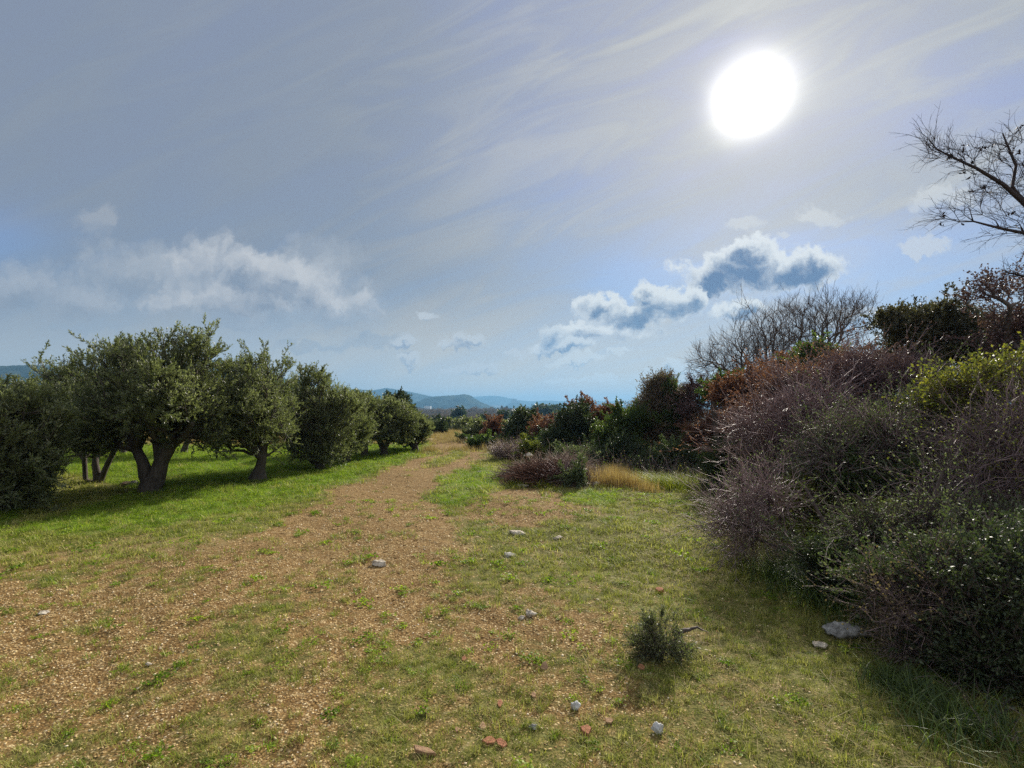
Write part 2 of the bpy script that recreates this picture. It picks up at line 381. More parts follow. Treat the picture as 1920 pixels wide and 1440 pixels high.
def plant(name, label, cat, base, lobes, n, *, group=None, stems=None, leaf=None, bark=None, leafmat=None, bf=0.35, tip=0.004,
          root=0.06, thr=None, sides=6, tw=dict(L=0.2, k=2, spread=0.8, up=0.2), tw2=None, per=8, size=(0.05, 0.015), droop=0.0, lspread=0.8,
          seed=0, gap=0.25, gs=2.2, shell=0.5, knobs=0.0, twr=0.0022, jit=0.0, expo=2.3, crown='crown', wood='trunk', twigname='branches', woodmat=None, zmin=0.05, drop=0.0, tint_lo=0.0, tint_hi=1.0, inner=0.0, shoots=None):
    """a woody plant: stem and limbs, thin wood, leaves, each a part of its own. lobes are relative to base"""
    rng = np.random.default_rng(seed + 17)
    e = empty(name, base, label, cat, group)
    if stems is None: stems = [[(0, 0, -0.05), (0, 0, 0.15)]]
    nodes = []; par0 = []; rr = []
    for path in stems:
        prev = -1
        for q in path:
            q = tuple(q)
            hit = [i for i, w in enumerate(nodes) if np.allclose(w[:3], q[:3], atol=1e-4)]
            if hit: prev = hit[0]; continue
            nodes.append(q); par0.append(prev); rr.append(q[3] if len(q) > 3 else None); prev = len(nodes) - 1
    S = np.array([q[:3] for q in nodes], float)
    X = fill(lobes, n, rng, shell, gap, gs, seed, zmin)
    Pn, par, order = grow(X, S, np.array(par0), bf)
    # several separate stems: hang each on a virtual root for the radii
    R = radii(par, order, tip, root, expo)
    for i, q in enumerate(rr):
        if q is not None: R[i] = q
    Pn = relax(Pn, par, len(S), 0.35, rng, jit)
    thr = tip * 2.6 if thr is None else thr
    thick = R > thr
    thick[:len(S)] = True
    V, Q = limbs(Pn, par, R, sides, thick, knobs, seed)
    if len(V): obj(wood, mesh_of(wood, V, [Q], woodmat or bark, tint=np.full(len(V), .5)), e)
    has = par >= 0
    out = np.zeros_like(Pn); out[has] = unit(Pn[has] - Pn[par[has]])
    thin = np.array([i for i in range(len(Pn)) if R[i] <= thr * 1.6 and par[i] >= 0])
    if drop: thin = thin[rng.uniform(size=len(thin)) > drop]
    A, M, B = twigs(Pn[thin], out[thin], tw['L'], rng, tw.get('spread', .8), tw.get('up', .2), tw['k'], tw.get('bend', .3))
    segs = [(A, M, twr, twr * .8), (M, B, twr * .8, twr * .45)]
    if tw2:
        A2 = np.concatenate([A + (M - A) * rng.uniform(0.3, 1, (len(A), 1)), M + (B - M) * rng.uniform(0, .9, (len(A), 1))])
        a2, m2, b2 = twigs(A2, unit(np.concatenate([M - A, B - M])), tw2['L'], rng, tw2.get('spread', .8), tw2.get('up', .1), tw2['k'], .3)
        segs += [(a2, m2, twr * .65, twr * .5), (m2, b2, twr * .5, twr * .35)]
        if leaf != 'none' and tw2.get('leaves', True): A, M, B = np.concatenate([A, a2]), np.concatenate([M, m2]), np.concatenate([B, b2])
    # long shoots that break the outline
    ns, sl_ = shoots if shoots else (len(thin) // 14, 0.42 * float(np.mean([l[1].mean() for l in lobes])))
    if ns:
        cen = np.average([l[0] for l in lobes], axis=0, weights=[np.prod(l[1]) for l in lobes])
        sz = np.mean([l[1] for l in lobes], axis=0) + np.std([l[0] for l in lobes], axis=0)
        far_ = np.linalg.norm((Pn[thin] - cen) / sz, axis=1); pick = rng.choice(thin, ns, p=far_ ** 3 / (far_ ** 3).sum())
        d = unit(unit(Pn[pick] - cen) * 0.8 + rnd_dirs(rng, ns) * 0.55 + np.array([0, 0, 0.35 + tw.get('up', .2) * .6])); ln = sl_ * rng.uniform(.4, 1.25, (ns, 1)); p0 = Pn[pick]
        cur = p0; sa, sb = [], []
        for k_ in range(5):
            nx = cur + d * ln / 5; segs.append((cur, nx, twr * (1.35 - .18 * k_), twr * (1.17 - .18 * k_))); sa.append(cur); sb.append(nx)
            d = unit(d + rnd_dirs(rng, ns) * .28 + np.array([0, 0, -.05])); cur = nx
        sa, sb = np.concatenate(sa), np.concatenate(sb)
        a2, m2, b2 = twigs(sa, unit(sb - sa), tw['L'] * .55, rng, .8, tw.get('up', .2), 1, .3)
        segs += [(a2, m2, twr * .6, twr * .5), (m2, b2, twr * .5, twr * .35)]
        A, M, B = np.concatenate([A, sa, a2]), np.concatenate([M, (sa + sb) / 2, m2]), np.concatenate([B, sb, b2])
    Vt, Qt = limbs(Pn, par, R, 3, ~thick)
    parts = [(Vt, Qt, 0, 0.5)]
    for a, b, r0, r1 in segs:
        Vs, Qs = sticks(a, b, r0, r1); parts.append((Vs, Qs, 0, np.repeat(rng.uniform(0, 1, len(a)), 6)))
    V, Fs, Ms, Ti = join(parts)
    obj(twigname, mesh_of(twigname, V, Fs, bark, tint=Ti), e)
    if leafmat is not None and per > 0:
        Lp, Ld = along(A, M, B, per, rng)
        if per > 2 and inner == 0:
            pass
        d = unit(Ld * 0.8 + rnd_dirs(rng, len(Lp)) * lspread + np.array([0, 0, -droop]))
        V, Ft = leaf_quads(Lp, d, size[0], size[1], rng)
        ti = np.clip(rng.uniform(tint_lo, tint_hi, len(Lp)) * 0.55 + 0.45 * (0.5 + 0.5 * vnoise(Lp, 1.6, seed + 9)), 0, 1)
        obj(crown, mesh_of(crown, V, [Ft], leafmat, tint=np.repeat(ti, 4), smooth=False), e)
    return e

# ------------------------------------------------------------------ materials
def mat(name):
    m = bpy.data.materials.new(name); m.use_nodes = True; m.node_tree.nodes.clear(); return m, T(m.node_tree)
def finish(t, shader): 
    o = t.n.new('ShaderNodeOutputMaterial'); t.l.new(shader, o.inputs[0])
def princ(t, col, rough=0.8, spec=0.3, normal=None):
    p = t.n.new('ShaderNodeBsdfPrincipled'); t.put(p, 0, (*col, 1) if isinstance(col, tuple) else col)
    t.put(p, 2, rough); p.inputs['Specular IOR Level'].default_value = spec
    if normal is not None: t.l.new(normal, p.inputs['Normal'])
    return p.outputs[0]
def bump(t, h, strength=0.5, dist=0.02):
    b = t.n.new('ShaderNodeBump'); t.put(b, 'Height', h) if False else t.l.new(h, b.inputs['Height'])
    b.inputs['Strength'].default_value = strength; b.inputs['Distance'].default_value = dist; return b.outputs[0]
def leaf_mat(name, stops, rough=0.45, spec=0.4, trans=0.3, tcol=1.3, inst=False):
    m, t = mat(name)
    f = t.attr('tint')
    if inst:
        oi = t.n.new('ShaderNodeObjectInfo'); f = t.m('FRACT', t.m('ADD', t.m('MULTIPLY', f, 0.5), t.m('MULTIPLY', oi.outputs['Random'], 0.5)))
    c = t.ramp(f, stops)
    tr = t.n.new('ShaderNodeBsdfTranslucent'); tc = t.mix(1.0, c, (tcol * 1.05, tcol * 1.15, tcol * 0.6), 'MULTIPLY'); t.l.new(tc, tr.inputs[0])
    mx = t.n.new('ShaderNodeMixShader'); mx.inputs[0].default_value = trans
    t.l.new(princ(t, c, rough, spec), mx.inputs[1]); t.l.new(tr.outputs[0], mx.inputs[2]); finish(t, mx.outputs[0]); return m
def bark_mat(name, a, b, scale=18, rough=0.85, spec=0.2, bm=0.6):
    m, t = mat(name)
    tc = t.n.new('ShaderNodeTexCoord').outputs['Object']
    n = t.noise(t.v('MULTIPLY', tc, (1, 1, 0.3)), scale, 6, 0.65); f = t.m('ADD', t.m('MULTIPLY', n, 0.8), t.m('MULTIPLY', t.m('SUBTRACT', t.attr('tint'), 0.4), 0.5))
    c = t.ramp(f, [(0.25, a), (0.7, b)]); finish(t, princ(t, c, rough, spec, bump(t, n, bm, 0.02))); return m
M_olive = leaf_mat('olive_leaf', [(0.0, (0.045, 0.056, 0.026)), (0.45, (0.115, 0.130, 0.062)), (0.8, (0.22, 0.235, 0.13)), (1.0, (0.40, 0.41, 0.29))], 0.42, 0.5, 0.4)
M_ever = leaf_mat('dark_evergreen_leaf', [(0.0, (0.018, 0.030, 0.013)), (0.6, (0.048, 0.068, 0.028)), (1.0, (0.12, 0.14, 0.06))], 0.45, 0.5, 0.27)
M_glossy = leaf_mat('glossy_leaf', [(0.0, (0.03, 0.045, 0.018)), (0.6, (0.075, 0.10, 0.042)), (1.0, (0.24, 0.26, 0.16))], 0.6, 0.4, 0.34)
M_yellow = leaf_mat('yellow_green_leaf', [(0.0, (0.06, 0.085, 0.015)), (0.5, (0.16, 0.17, 0.03)), (1.0, (0.36, 0.30, 0.06))], 0.45, 0.4, 0.35)
M_green = leaf_mat('mid_green_leaf', [(0.0, (0.03, 0.055, 0.015)), (0.5, (0.065, 0.10, 0.025)), (1.0, (0.17, 0.22, 0.06))], 0.45, 0.4, 0.42)
M_red = leaf_mat('rust_red_leaf', [(0.0, (0.075, 0.030, 0.024)), (0.5, (0.17, 0.070, 0.054)), (1.0, (0.36, 0.20, 0.15))], 0.55, 0.3, 0.42, 1.1)
M_purple = leaf_mat('purple_brown_leaf', [(0.0, (0.055, 0.03, 0.036)), (0.5, (0.125, 0.068, 0.075)), (1.0, (0.26, 0.16, 0.15))], 0.5, 0.3, 0.2, 1.0)
M_brown = leaf_mat('brown_leaf', [(0.0, (0.06, 0.046, 0.028)), (0.5, (0.16, 0.12, 0.07)), (1.0, (0.32, 0.25, 0.15))], 0.6, 0.3, 0.4, 1.0)
M_bark = bark_mat('olive_bark', (0.022, 0.018, 0.015), (0.14, 0.115, 0.095), 22)
M_dusk = leaf_mat('brownish_evergreen_leaf', [(0.0, (0.025, 0.026, 0.014)), (0.5, (0.065, 0.060, 0.030)), (1.0, (0.17, 0.145, 0.075))], 0.5, 0.45, 0.25)
M_twig = bark_mat('grey_twig', (0.095, 0.060, 0.062), (0.40, 0.285, 0.28), 30, 0.55, 0.4, 0.2)
M_dark = bark_mat('dark_twig', (0.035, 0.025, 0.022), (0.19, 0.145, 0.125), 26, 0.7, 0.3, 0.3)
M_brush = bark_mat('dry_brushwood', (0.12, 0.08, 0.058), (0.46, 0.36, 0.285), 24, 0.8, 0.2, 0.3)

# ------------------------------------------------------------------ the lie of the land
def sstep(a, b, x): x = np.clip((x - a) / (b - a), 0, 1); return x * x * (3 - 2 * x)
def hgt(x, y):
    x = np.asarray(x, float); y = np.asarray(y, float); r = np.hypot(x, y)
    h = 0.035 * np.sin(x * 0.9 + 1) * np.cos(y * 0.7) * sstep(2.5, 6, r) + 0.02 * np.sin(x * 2.3 + y * 1.7) * sstep(1.5, 4, r)
    h = h - 7.5 * sstep(33, 80, y) - 5.0 * sstep(200, 3000, r)
    h = h - 25.0 * sstep(4100, 4500, r)
    return h
def gpt(px, py, dz=0.0):
    g = G(px, py); g.z = float(hgt(g.x, g.y)) + dz; return g
_bl = np.array([[*G(-80, 1100)[:2]], [*G(0, 1006)[:2]], [*G(250, 992)[:2]], [*G(440, 962)[:2]], [*G(560, 932)[:2]], [*G(640, 905)[:2]], [*G(700, 884)[:2]], [*G(770, 858)[:2]], [*G(790, 846)[:2]]])
_tr = np.array([[*G(*q)[:2]] for q in [(150, 1500), (380, 1300), (520, 1150), (640, 1030), (700, 960), (752, 915), (800, 880), (838, 860), (862, 848), (862, 840), (845, 832), (800, 826)]])
def seg_dist(x, y, pl):
    best = np.full(np.shape(x), 1e9); side = np.zeros(np.shape(x))
    for (ax, ay), (bx, by) in zip(pl[:-1], pl[1:]):
        dx_, dy_ = bx - ax, by - ay; tt = np.clip(((x - ax) * dx_ + (y - ay) * dy_) / (dx_ * dx_ + dy_ * dy_), 0, 1)
        ex, ey = x - ax - tt * dx_, y - ay - tt * dy_; d = np.hypot(ex, ey); m = d < best
        best = np.where(m, d, best); side = np.where(m, np.sign(dx_ * (y - ay) - dy_ * (x - ax)), side)
    return best, side
def vn2(x, y, s, seed): return vnoise(np.stack([x, y, np.zeros_like(x)], -1), s, seed)
def masks(x, y):
    """dirt, lush, dry (0..1) at ground points: where the soil is bare, the grass is rank, the grass is straw"""
    x = np.asarray(x, float); y = np.asarray(y, float)
    d, side = seg_dist(x, y, _tr)
    n1 = vn2(x, y, 1.3, 1); n2 = vn2(x, y, 0.55, 2); n3 = vn2(x, y, 3.4, 3)
    rut = np.exp(-((d - .72) / .26) ** 2) * sstep(2.2, 4, y) * sstep(16, 11, y); hump = np.exp(-(d / .34) ** 2) * sstep(2.2, 4, y)
    n4 = vn2(x, y, 6.5, 4); n5 = vn2(x, y, 2.2, 6)
    half = np.interp(y, [1, 3, 6, 10, 14, 18, 24], [1.35, 1.3, 1.35, 1.25, 1.05, 0.95, 0.8])
    dirt = sstep(0.45, -0.35, d - half + 0.30 * n1 + 0.12 * n3)
    mid = sstep(12.5, 15, y) * sstep(0.42, 0.18, np.abs(d - 0.05)) * sstep(21, 18, y)   # green strip between the wheel tracks
    dirt = dirt * (1 - 0.75 * mid)
    dirt = np.clip(dirt - .16 * hump, 0, 1)
    gx, gy = G(985, 945)[:2]
    e = np.hypot((x - gx) / 1.25, (y - gy) / 1.55) + 0.18 * n1 + .14 * n4
    dirt = np.maximum(dirt, sstep(1.1, 0.75, e))
    near = sstep(7.0, 4.2, y)
    worn = np.clip(0.50 + 0.30 * n1 + 0.32 * n5 + 0.20 * n4 + 0.20 * sstep(.2, -.8, x), 0, 0.95) * sstep(1.5, .6, x + .35 * n1)
    dirt = dirt * (1 - near) + near * np.maximum(worn, dirt * (0.52 + 0.25 * n5 + .15 * n1))
    dirt = np.clip(dirt + .22 * rut - .10 * hump * near, 0, 1)
    dirt = dirt * (1 - .34 * (1 - near) * sstep(-.1, .8, n5 + .3 * n4))
    dirt = np.maximum(dirt, 0.42 * sstep(9.5, 6, y) * sstep(-0.5, 0.7, n5 + .5 * n1) * sstep(2.5, 1.0, x))
    # lush grass under the olives and in the wedge right of the track
    db, sb = seg_dist(x, y, _bl)
    lush = sstep(-0.45, 0.45, np.where(sb > 0, db, -db) + 0.25 * n1 + .2 * n4) * sstep(24, 19, y) * sstep(4.4, 5.6, y + .3 * n1)
    gx, gy = G(880, 905)[:2]
    e = np.hypot((x - gx) / (0.55 + 0.02 * y), (y - gy) / 2.6) + 0.22 * n1 + .22 * n4 + .12 * n5
    w = sstep(1.25, 0.55, e); lush = np.maximum(lush, w * 0.62); dirt = dirt * (1 - w * 0.9)
    gx, gy = G(1110, 935)[:2]
    w = sstep(1.15, 0.7, np.hypot((x - gx) / 0.55, (y - gy) / 0.7) + 0.2 * n1 + .3 * n4); lush = np.maximum(lush, w * 0.8); dirt = dirt * (1 - w)
    dry = 0.55 * sstep(0.1, 0.8, n2 + 0.4 * n1) * sstep(-1.6, -2.4, x + 0.05 * y) + sstep(17, 24, y)
    gx, gy = G(330, 1035)[:2]
    dry = np.maximum(dry, 0.95 * sstep(1.3, 0.5, np.hypot((x - gx) / 2.0, (y - gy) / 0.55) + 0.2 * n1))
    dry = np.maximum(dry, 0.6 * sstep(1.2, 2.3, x) * sstep(-0.3, 0.5, n1))
    dry = np.clip(dry * (1 - lush * 0.9), 0, 1)
    return np.clip(dirt * (1 - lush * 0.85), 0, 1), lush, dry

# ground sheet: fine near the camera, coarse far off
ys = np.concatenate([-np.geomspace(60, 0.35, 26), np.linspace(-0.25, 12, 330), np.geomspace(12.05, 40, 190), np.geomspace(40.8, 15000, 90)])
xs_ = np.concatenate([-np.geomspace(1, 0.0002, 70) , [0], np.geomspace(0.0002, 1, 70)])
th_c = np.linspace(-1, 1, 361)
GX = (np.sign(th_c) * (np.abs(th_c) * 1.0))[None, :] * (2.6 * np.maximum(np.abs(ys), 2.0) + 3)[:, None] * (0.35 + 0.65 * np.abs(th_c)[None, :] ** 1.5)
GY = np.repeat(ys[:, None], GX.shape[1], 1)
mi = masks(GX.ravel(), GY.ravel())
GZ = hgt(GX.ravel(), GY.ravel())
nearw = sstep(14, 6, GY.ravel())
GZ = GZ + nearw * 0.010 * (vn2(GX.ravel(), GY.ravel(), 6, 21) + 0.7 * vn2(GX.ravel(), GY.ravel(), 14, 22)) - 0.035 * mi[0] * sstep(8, 13, GY.ravel())
V = np.stack([GX.ravel(), GY.ravel(), GZ], 1)
nr, nc = GX.shape; i0 = (np.arange(nr - 1)[:, None] * nc + np.arange(nc - 1)[None]).ravel()
Fg = np.stack([i0, i0 + 1, i0 + 1 + nc, i0 + nc], 1)
m, t = mat('ground_soil_and_turf')
pos = t.n.new('ShaderNodeNewGeometry').outputs['Position']
aD, aL, aY = t.attr('dirt'), t.attr('lush'), t.attr('dry')
n_big = t.noise(pos, 1.1, 5, 0.6); n_mid = t.noise(pos, 9, 6, 0.65); n_fine = t.noise(pos, 70, 5, 0.7)
soil = t.ramp(t.m('ADD', t.m('MULTIPLY', n_mid, 0.6), t.m('MULTIPLY', n_fine, 0.4)), [(0.3, (0.085, 0.044, 0.014)), (0.52, (0.235, 0.143, 0.050)), (0.72, (0.44, 0.30, 0.125))])
cell = t.voro(pos, 62, 'F1', 1); cd = t.voro(pos, 62, 'F1', 0)
peb = t.mix(t.sm(t.sep(cell)[0], 0.35, 0.75), soil, t.ramp(t.sep(cell)[1], [(0, (0.20, 0.13, 0.05)), (0.6, (0.44, 0.32, 0.145)), (1, (0.74, 0.61, 0.36))]))
peb = t.mix(t.sm(cd, 0.25, 0.5), peb, t.mix(1.0, peb, (0.45, 0.4, 0.38), 'MULTIPLY'))
soil = t.mix(0.75, soil, peb)
g_short = t.ramp(t.m('ADD', t.m('MULTIPLY', n_mid, 0.5), t.m('MULTIPLY', n_fine, 0.5)), [(0.34, (0.040, 0.040, 0.012)), (0.52, (0.135, 0.130, 0.036)), (0.7, (0.33, 0.285, 0.11))])
g_lush = t.ramp(t.m('ADD', t.m('MULTIPLY', t.m('ADD', t.m('MULTIPLY', n_mid, .5), t.m('MULTIPLY', n_big, .5)), 0.55), t.m('MULTIPLY', n_fine, 0.45)), [(0.3, (0.045, 0.085, 0.010)), (0.55, (0.14, 0.21, 0.020)), (0.78, (0.28, 0.34, 0.04))])
g_dry = t.ramp(n_fine, [(0.3, (0.17, 0.125, 0.055)), (0.6, (0.30, 0.23, 0.105)), (0.8, (0.42, 0.34, 0.18))])
g = t.mix(aL, g_short, g_lush)
g = t.mix(t.sm(t.m('ADD', aY, t.m('MULTIPLY', t.m('SUBTRACT', n_mid, 0.5), 1.0)), 0.35, 0.9), g, g_dry)
fd = t.sm(t.m('ADD', aD, t.m('ADD', t.m('MULTIPLY', t.m('SUBTRACT', n_mid, 0.5), 1.1), t.m('MULTIPLY', t.m('SUBTRACT', n_fine, 0.5), 0.9))), 0.20, 0.72)
c = t.mix(fd, g, soil)
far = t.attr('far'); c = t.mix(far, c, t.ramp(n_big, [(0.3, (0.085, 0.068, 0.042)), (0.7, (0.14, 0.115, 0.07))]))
hgtn = t.m('ADD', t.m('MULTIPLY', n_fine, 0.5), t.m('SUBTRACT', n_mid, t.m('MULTIPLY', cd, 0.6)))
finish(t, princ(t, c, 0.95, 0.1, bump(t, hgtn, 0.9, 0.012)))
M_ground = m
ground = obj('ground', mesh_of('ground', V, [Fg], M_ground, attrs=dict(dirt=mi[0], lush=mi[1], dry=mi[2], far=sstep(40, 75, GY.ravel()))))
setting(ground)

# sea far beyond the plain
m, t = mat('sea_water'); tc = t.n.new('ShaderNodeNewGeometry').outputs['Position']
finish(t, princ(t, (0.03, 0.06, 0.08), 0.12, 0.5, bump(t, t.noise(tc, 0.02, 5), 0.3, 2.0)))
sea = obj('sea', mesh_of('sea', [(-30000, 4150, -16), (30000, 4150, -16), (30000, 40000, -16), (-30000, 40000, -16)], [np.array([[0, 1, 2, 3]])], m, smooth=False)); setting(sea)

# ------------------------------------------------------------------ hills
m, t = mat('wooded_hill'); tc = t.n.new('ShaderNodeNewGeometry').outputs['Position']
hn = t.noise(tc, 0.012, 7, 0.7)
finish(t, princ(t, t.ramp(hn, [(0.35, (0.020, 0.028, 0.018)), (0.55, (0.045, 0.055, 0.032)), (0.72, (0.12, 0.12, 0.085))]), 1.0, 0.0, bump(t, hn, 1.0, 20)))
M_hill = m
def ridge(name, Y, prof, depth, seed, rough=4.0):
    prof = sorted(prof); px = np.linspace(prof[0][0], prof[-1][0], 260); py = np.interp(px, [q[0] for q in prof], [q[1] for q in prof])
    k = np.ones(7) / 7; py = np.convolve(np.pad(py, 3, 'edge'), k, 'valid')
    top = np.array([at(a, b, Y) for a, b in zip(px, py)]); base = -40.0
    s = np.linspace(-1, 1, 41)
    X = np.repeat(top[:, 0][:, None], 41, 1); Yy = Y + s[None] * depth + 0 * X
    X = X + 0.05 * depth * vnoise(np.stack([X, Yy, 0 * X], -1), 6 / depth, seed)
    prof_s = (1 - np.abs(s) ** 1.35)[None]
    Z = base + (top[:, 2][:, None] - base) * prof_s
    amp = (top[:, 2][:, None] - base) * 0.10 * (np.abs(s)[None] * (1 - np.abs(s))[None] * 4)
    pts = np.stack([X, Yy, Z], -1)
    Z = Z + amp * vnoise(pts, 9 / depth, seed + 1) + rough * 0.6 * vnoise(pts, 90 / depth, seed + 2) * prof_s + rough * 0.4 * vnoise(pts, 260 / depth, seed + 4) * prof_s
    n, mm = Z.shape; i0 = (np.arange(n - 1)[:, None] * mm + np.arange(mm - 1)[None]).ravel()
    V = np.stack([X, Yy, Z], -1).reshape(-1, 3)
    setting(obj(name, mesh_of(name, V, [np.stack([i0, i0 + mm, i0 + mm + 1, i0 + 1], 1)], M_hill)))
ridge('hill', 1250, [(-900, 720), (-600, 700), (-300, 690), (0, 686), (60, 684), (110, 686), (180, 691), (260, 688), (340, 680), (420, 674), (450, 680), (480, 692), (560, 722), (640, 752), (700, 772)], 280, 3, 2)
ridge('hill', 3200, [(560, 745), (640, 733), (665, 730), (700, 732), (728, 727), (760, 733), (790, 739), (815, 744), (850, 752), (900, 764), (940, 775)], 500, 5, 3)
ridge('hill', 2300, [(740, 775), (775, 757), (790, 750), (808, 744), (830, 742), (855, 741), (870, 739), (880, 742), (893, 750), (915, 759), (935, 765), (960, 774)], 330, 8, 3)
ridge('hill', 4000, [(900, 775), (930, 765), (945, 764), (955, 757), (962, 754), (975, 755), (985, 761), (1005, 765), (1040, 767), (1080, 775)], 350, 9, 2)
ridge('hill', 5600, [(780, 770), (840, 752), (890, 744), (920, 741), (935, 742), (965, 750), (1000, 753), (1028, 750), (1050, 753), (1088, 750), (1120, 752), (1200, 753), (1300, 754), (1500, 752), (1800, 756), (2200, 760)], 800, 12, 5)
ridge('hill', 3900, [(985, 772), (1010, 766), (1045, 765), (1080, 770)], 200, 15, 2)

# ------------------------------------------------------------------ haze
hz = bpy.data.materials.new('haze_air'); hz.use_nodes = True; hz.node_tree.nodes.clear(); t = T(hz.node_tree)
pv = t.n.new('ShaderNodeVolumePrincipled'); pv.inputs['Color'].default_value = (0.20, 0.44, 0.71, 1)
pv.inputs['Density'].default_value = 2.7e-4; pv.inputs['Anisotropy'].default_value = 0.25
t.l.new(pv.outputs[0], t.n.new('ShaderNodeOutputMaterial').inputs['Volume'])
x0, x1, y0, y1, z0, z1 = -9000, 9000, -80, 6900, -60, 175
bv = [(x, y, z) for z in (z0, z1) for y in (y0, y1) for x in (x0, x1)]
haze = obj('haze', mesh_of('haze', bv, [np.array([[0, 2, 3, 1], [4, 5, 7, 6], [0, 1, 5, 4], [2, 6, 7, 3], [0, 4, 6, 2], [1, 3, 7, 5]])], hz, smooth=False))
setting(haze, 'stuff', 'pale blue haze filling the air over the plain and hills', 'haze')

M_thorn = bark_mat('backlit_thorn_bark', (0.018, 0.012, 0.014), (0.085, 0.06, 0.062), 26, 0.7, 0.3, 0.3)  # darker copy of the twig bark, backlit darkness put into its colour

# ------------------------------------------------------------------ olive grove
def stem_px(base, Y, pts):                # [(px,py,dY,r)] -> nodes relative to base
    return [(*(np.array(at(a, b, Y + d)) - np.array(base)), r) for a, b, d, r in pts]
def olive(label, bpx, lobes, n, seed, stems=None, root=0.115, leafn=11, k=3, size=(0.058, 0.017), Y=None, L=0.24, **kw):
    base = gpt(*bpx); YY = base.y
    if stems is None:
        r = np.random.default_rng(seed); a = r.uniform(-.25, .25)
        stems = [[(0, 0, -.08, root * 1.5), (0, 0, .12, root * 1.1), (a * .4, 0, .4, root * .85), (a, .05, .75, root * .7)],
                 [(a * .4, 0, .4), (a * .4 - .28, .1, .8, root * .5)], [(a, .05, .75), (a + .3, -.1, 1.1, root * .42)]]
    return plant('olive_tree', label, 'olive tree', base, lobes_at(lobes, YY, base), n, group='olive trees along the left of the track', stems=stems,
                 bark=M_bark, leafmat=M_olive, bf=0.45, tip=0.006, root=root, thr=0.016, sides=10, tw=dict(L=L, k=k, spread=.75, up=.45, bend=.2),
                 per=leafn, size=size, seed=seed, gap=kw.pop('gap', 0.40), gs=kw.pop('gs', 3.6), shell=.42, knobs=0.16, lspread=.55, shoots=kw.pop('shoots', (max(30, n // 14), .5 if YY < 12 else .26)), zmin=kw.pop('zmin', .45), expo=2.4, **kw)
b = gpt(283, 926)
olive('old olive tree with a forked twin trunk and broad dark crown', (283, 926),
      [(300, 705, 105, 58), (250, 765, 95, 62), (350, 770, 75, 62), (368, 662, 46, 36), (232, 682, 46, 36), (300, 815, 62, 26), (190, 820, 62, 34), (388, 815, 30, 34), (290, 760, 90, 60, .8), (290, 750, 80, 60, -.8)],
      2900, 11, root=.2, stems=[[(0, 0, -.1, .26), (0, 0, .12, .19), (-.10, 0, .32, .115), (-.17, 0, .55, .095), (-.33, .04, .80, .08), (-.62, .1, 1.08, .08), (-.9, .15, 1.45, .055)],
                                [(0, 0, .12), (.12, 0, .34, .145), (.17, 0, .6, .12), (.33, 0, .88, .115), (.5, .1, 1.2, .09), (.6, .1, 1.75, .075)],
                                [(.17, 0, .6), (.02, .1, .93, .10), (-.1, .25, 1.4, .07), (-.15, .2, 2.0, .05)], [(.33, 0, .88), (.72, -.2, 1.05, .07), (.95, -.35, 1.3, .05)]], zmin=.6)
olive('olive behind the forked one, with several thin slanting stems', (186, 903),
      [(140, 745, 58, 60), (108, 703, 32, 26), (152, 692, 32, 20), (120, 820, 55, 36), (95, 790, 36, 55), (180, 780, 60, 60), (150, 770, 70, 60, 1)], 1700, 12, root=.07,
      stems=[[(0, 0, -.05, .1), (-.3, 0, .05, .05), (-.35, 0, .5, .045), (-.38, 0, 1.0, .04)], [(0, 0, -.05), (-.1, 0, .4, .06), (-.2, .1, 1.0, .05)], [(0, 0, -.05), (.12, 0, .3, .055), (.3, 0, .7, .05), (.6, 0, 1.2, .04)]])
olive('nearest olive bush at the left edge, leafy down to the grass', (-30, 965),
      [(35, 790, 66, 56), (0, 870, 75, 85), (50, 860, 45, 70), (-70, 810, 120, 95), (25, 935, 48, 38), (-60, 900, 100, 70), (-60, 850, 110, 100, .8)], 3000, 13, zmin=.05, gap=.3, tint_lo=.35)
olive('second trunk from the left, flared base and leaning pale side shoots', (483, 902),
      [(470, 728, 68, 46), (452, 696, 32, 20), (510, 694, 34, 22), (500, 775, 52, 58), (430, 775, 52, 56), (480, 822, 60, 28), (410, 800, 36, 46), (465, 770, 70, 60, .9), (475, 770, 60, 60, -.7)],
      2400, 14, root=.15, stems=[[(0, 0, -.08, .27), (0, 0, .08, .19), (.04, 0, .28, .115), (.09, 0, .5, .09), (.12, 0, .8, .085), (.1, .1, 1.2, .08), (.0, .1, 1.6, .06)], [(.09, 0, .5), (-.1, -.2, .72, .03), (-.28, -.3, 1.0, .025)], [(.12, 0, .8), (-.3, .1, 1.0, .06), (-.6, .1, 1.2, .045)]])
olive('round full olive whose skirt hides its trunk, third in the row', (600, 880),
      [(584, 722, 34, 32), (600, 770, 56, 56), (566, 790, 42, 58), (630, 790, 38, 50), (600, 838, 52, 28), (640, 755, 24, 22), (600, 790, 60, 58, 1), (600, 850, 60, 18, -.3)], 2300, 15, zmin=.12, gap=.24)
olive('olive tucked against the right side of the round full one, fourth along the track', (650, 867), [(655, 768, 32, 28), (645, 800, 36, 34), (668, 805, 30, 34), (655, 835, 34, 16)], 1100, 19, size=(.065, .021), zmin=.3)
olive('olive with a dark upright trunk, fifth along the track', (684, 857), [(690, 776, 34, 28), (670, 800, 30, 34), (704, 804, 36, 30), (680, 760, 20, 12), (690, 792, 42, 36, 1)], 1500, 16, size=(.07, .022), zmin=.5)
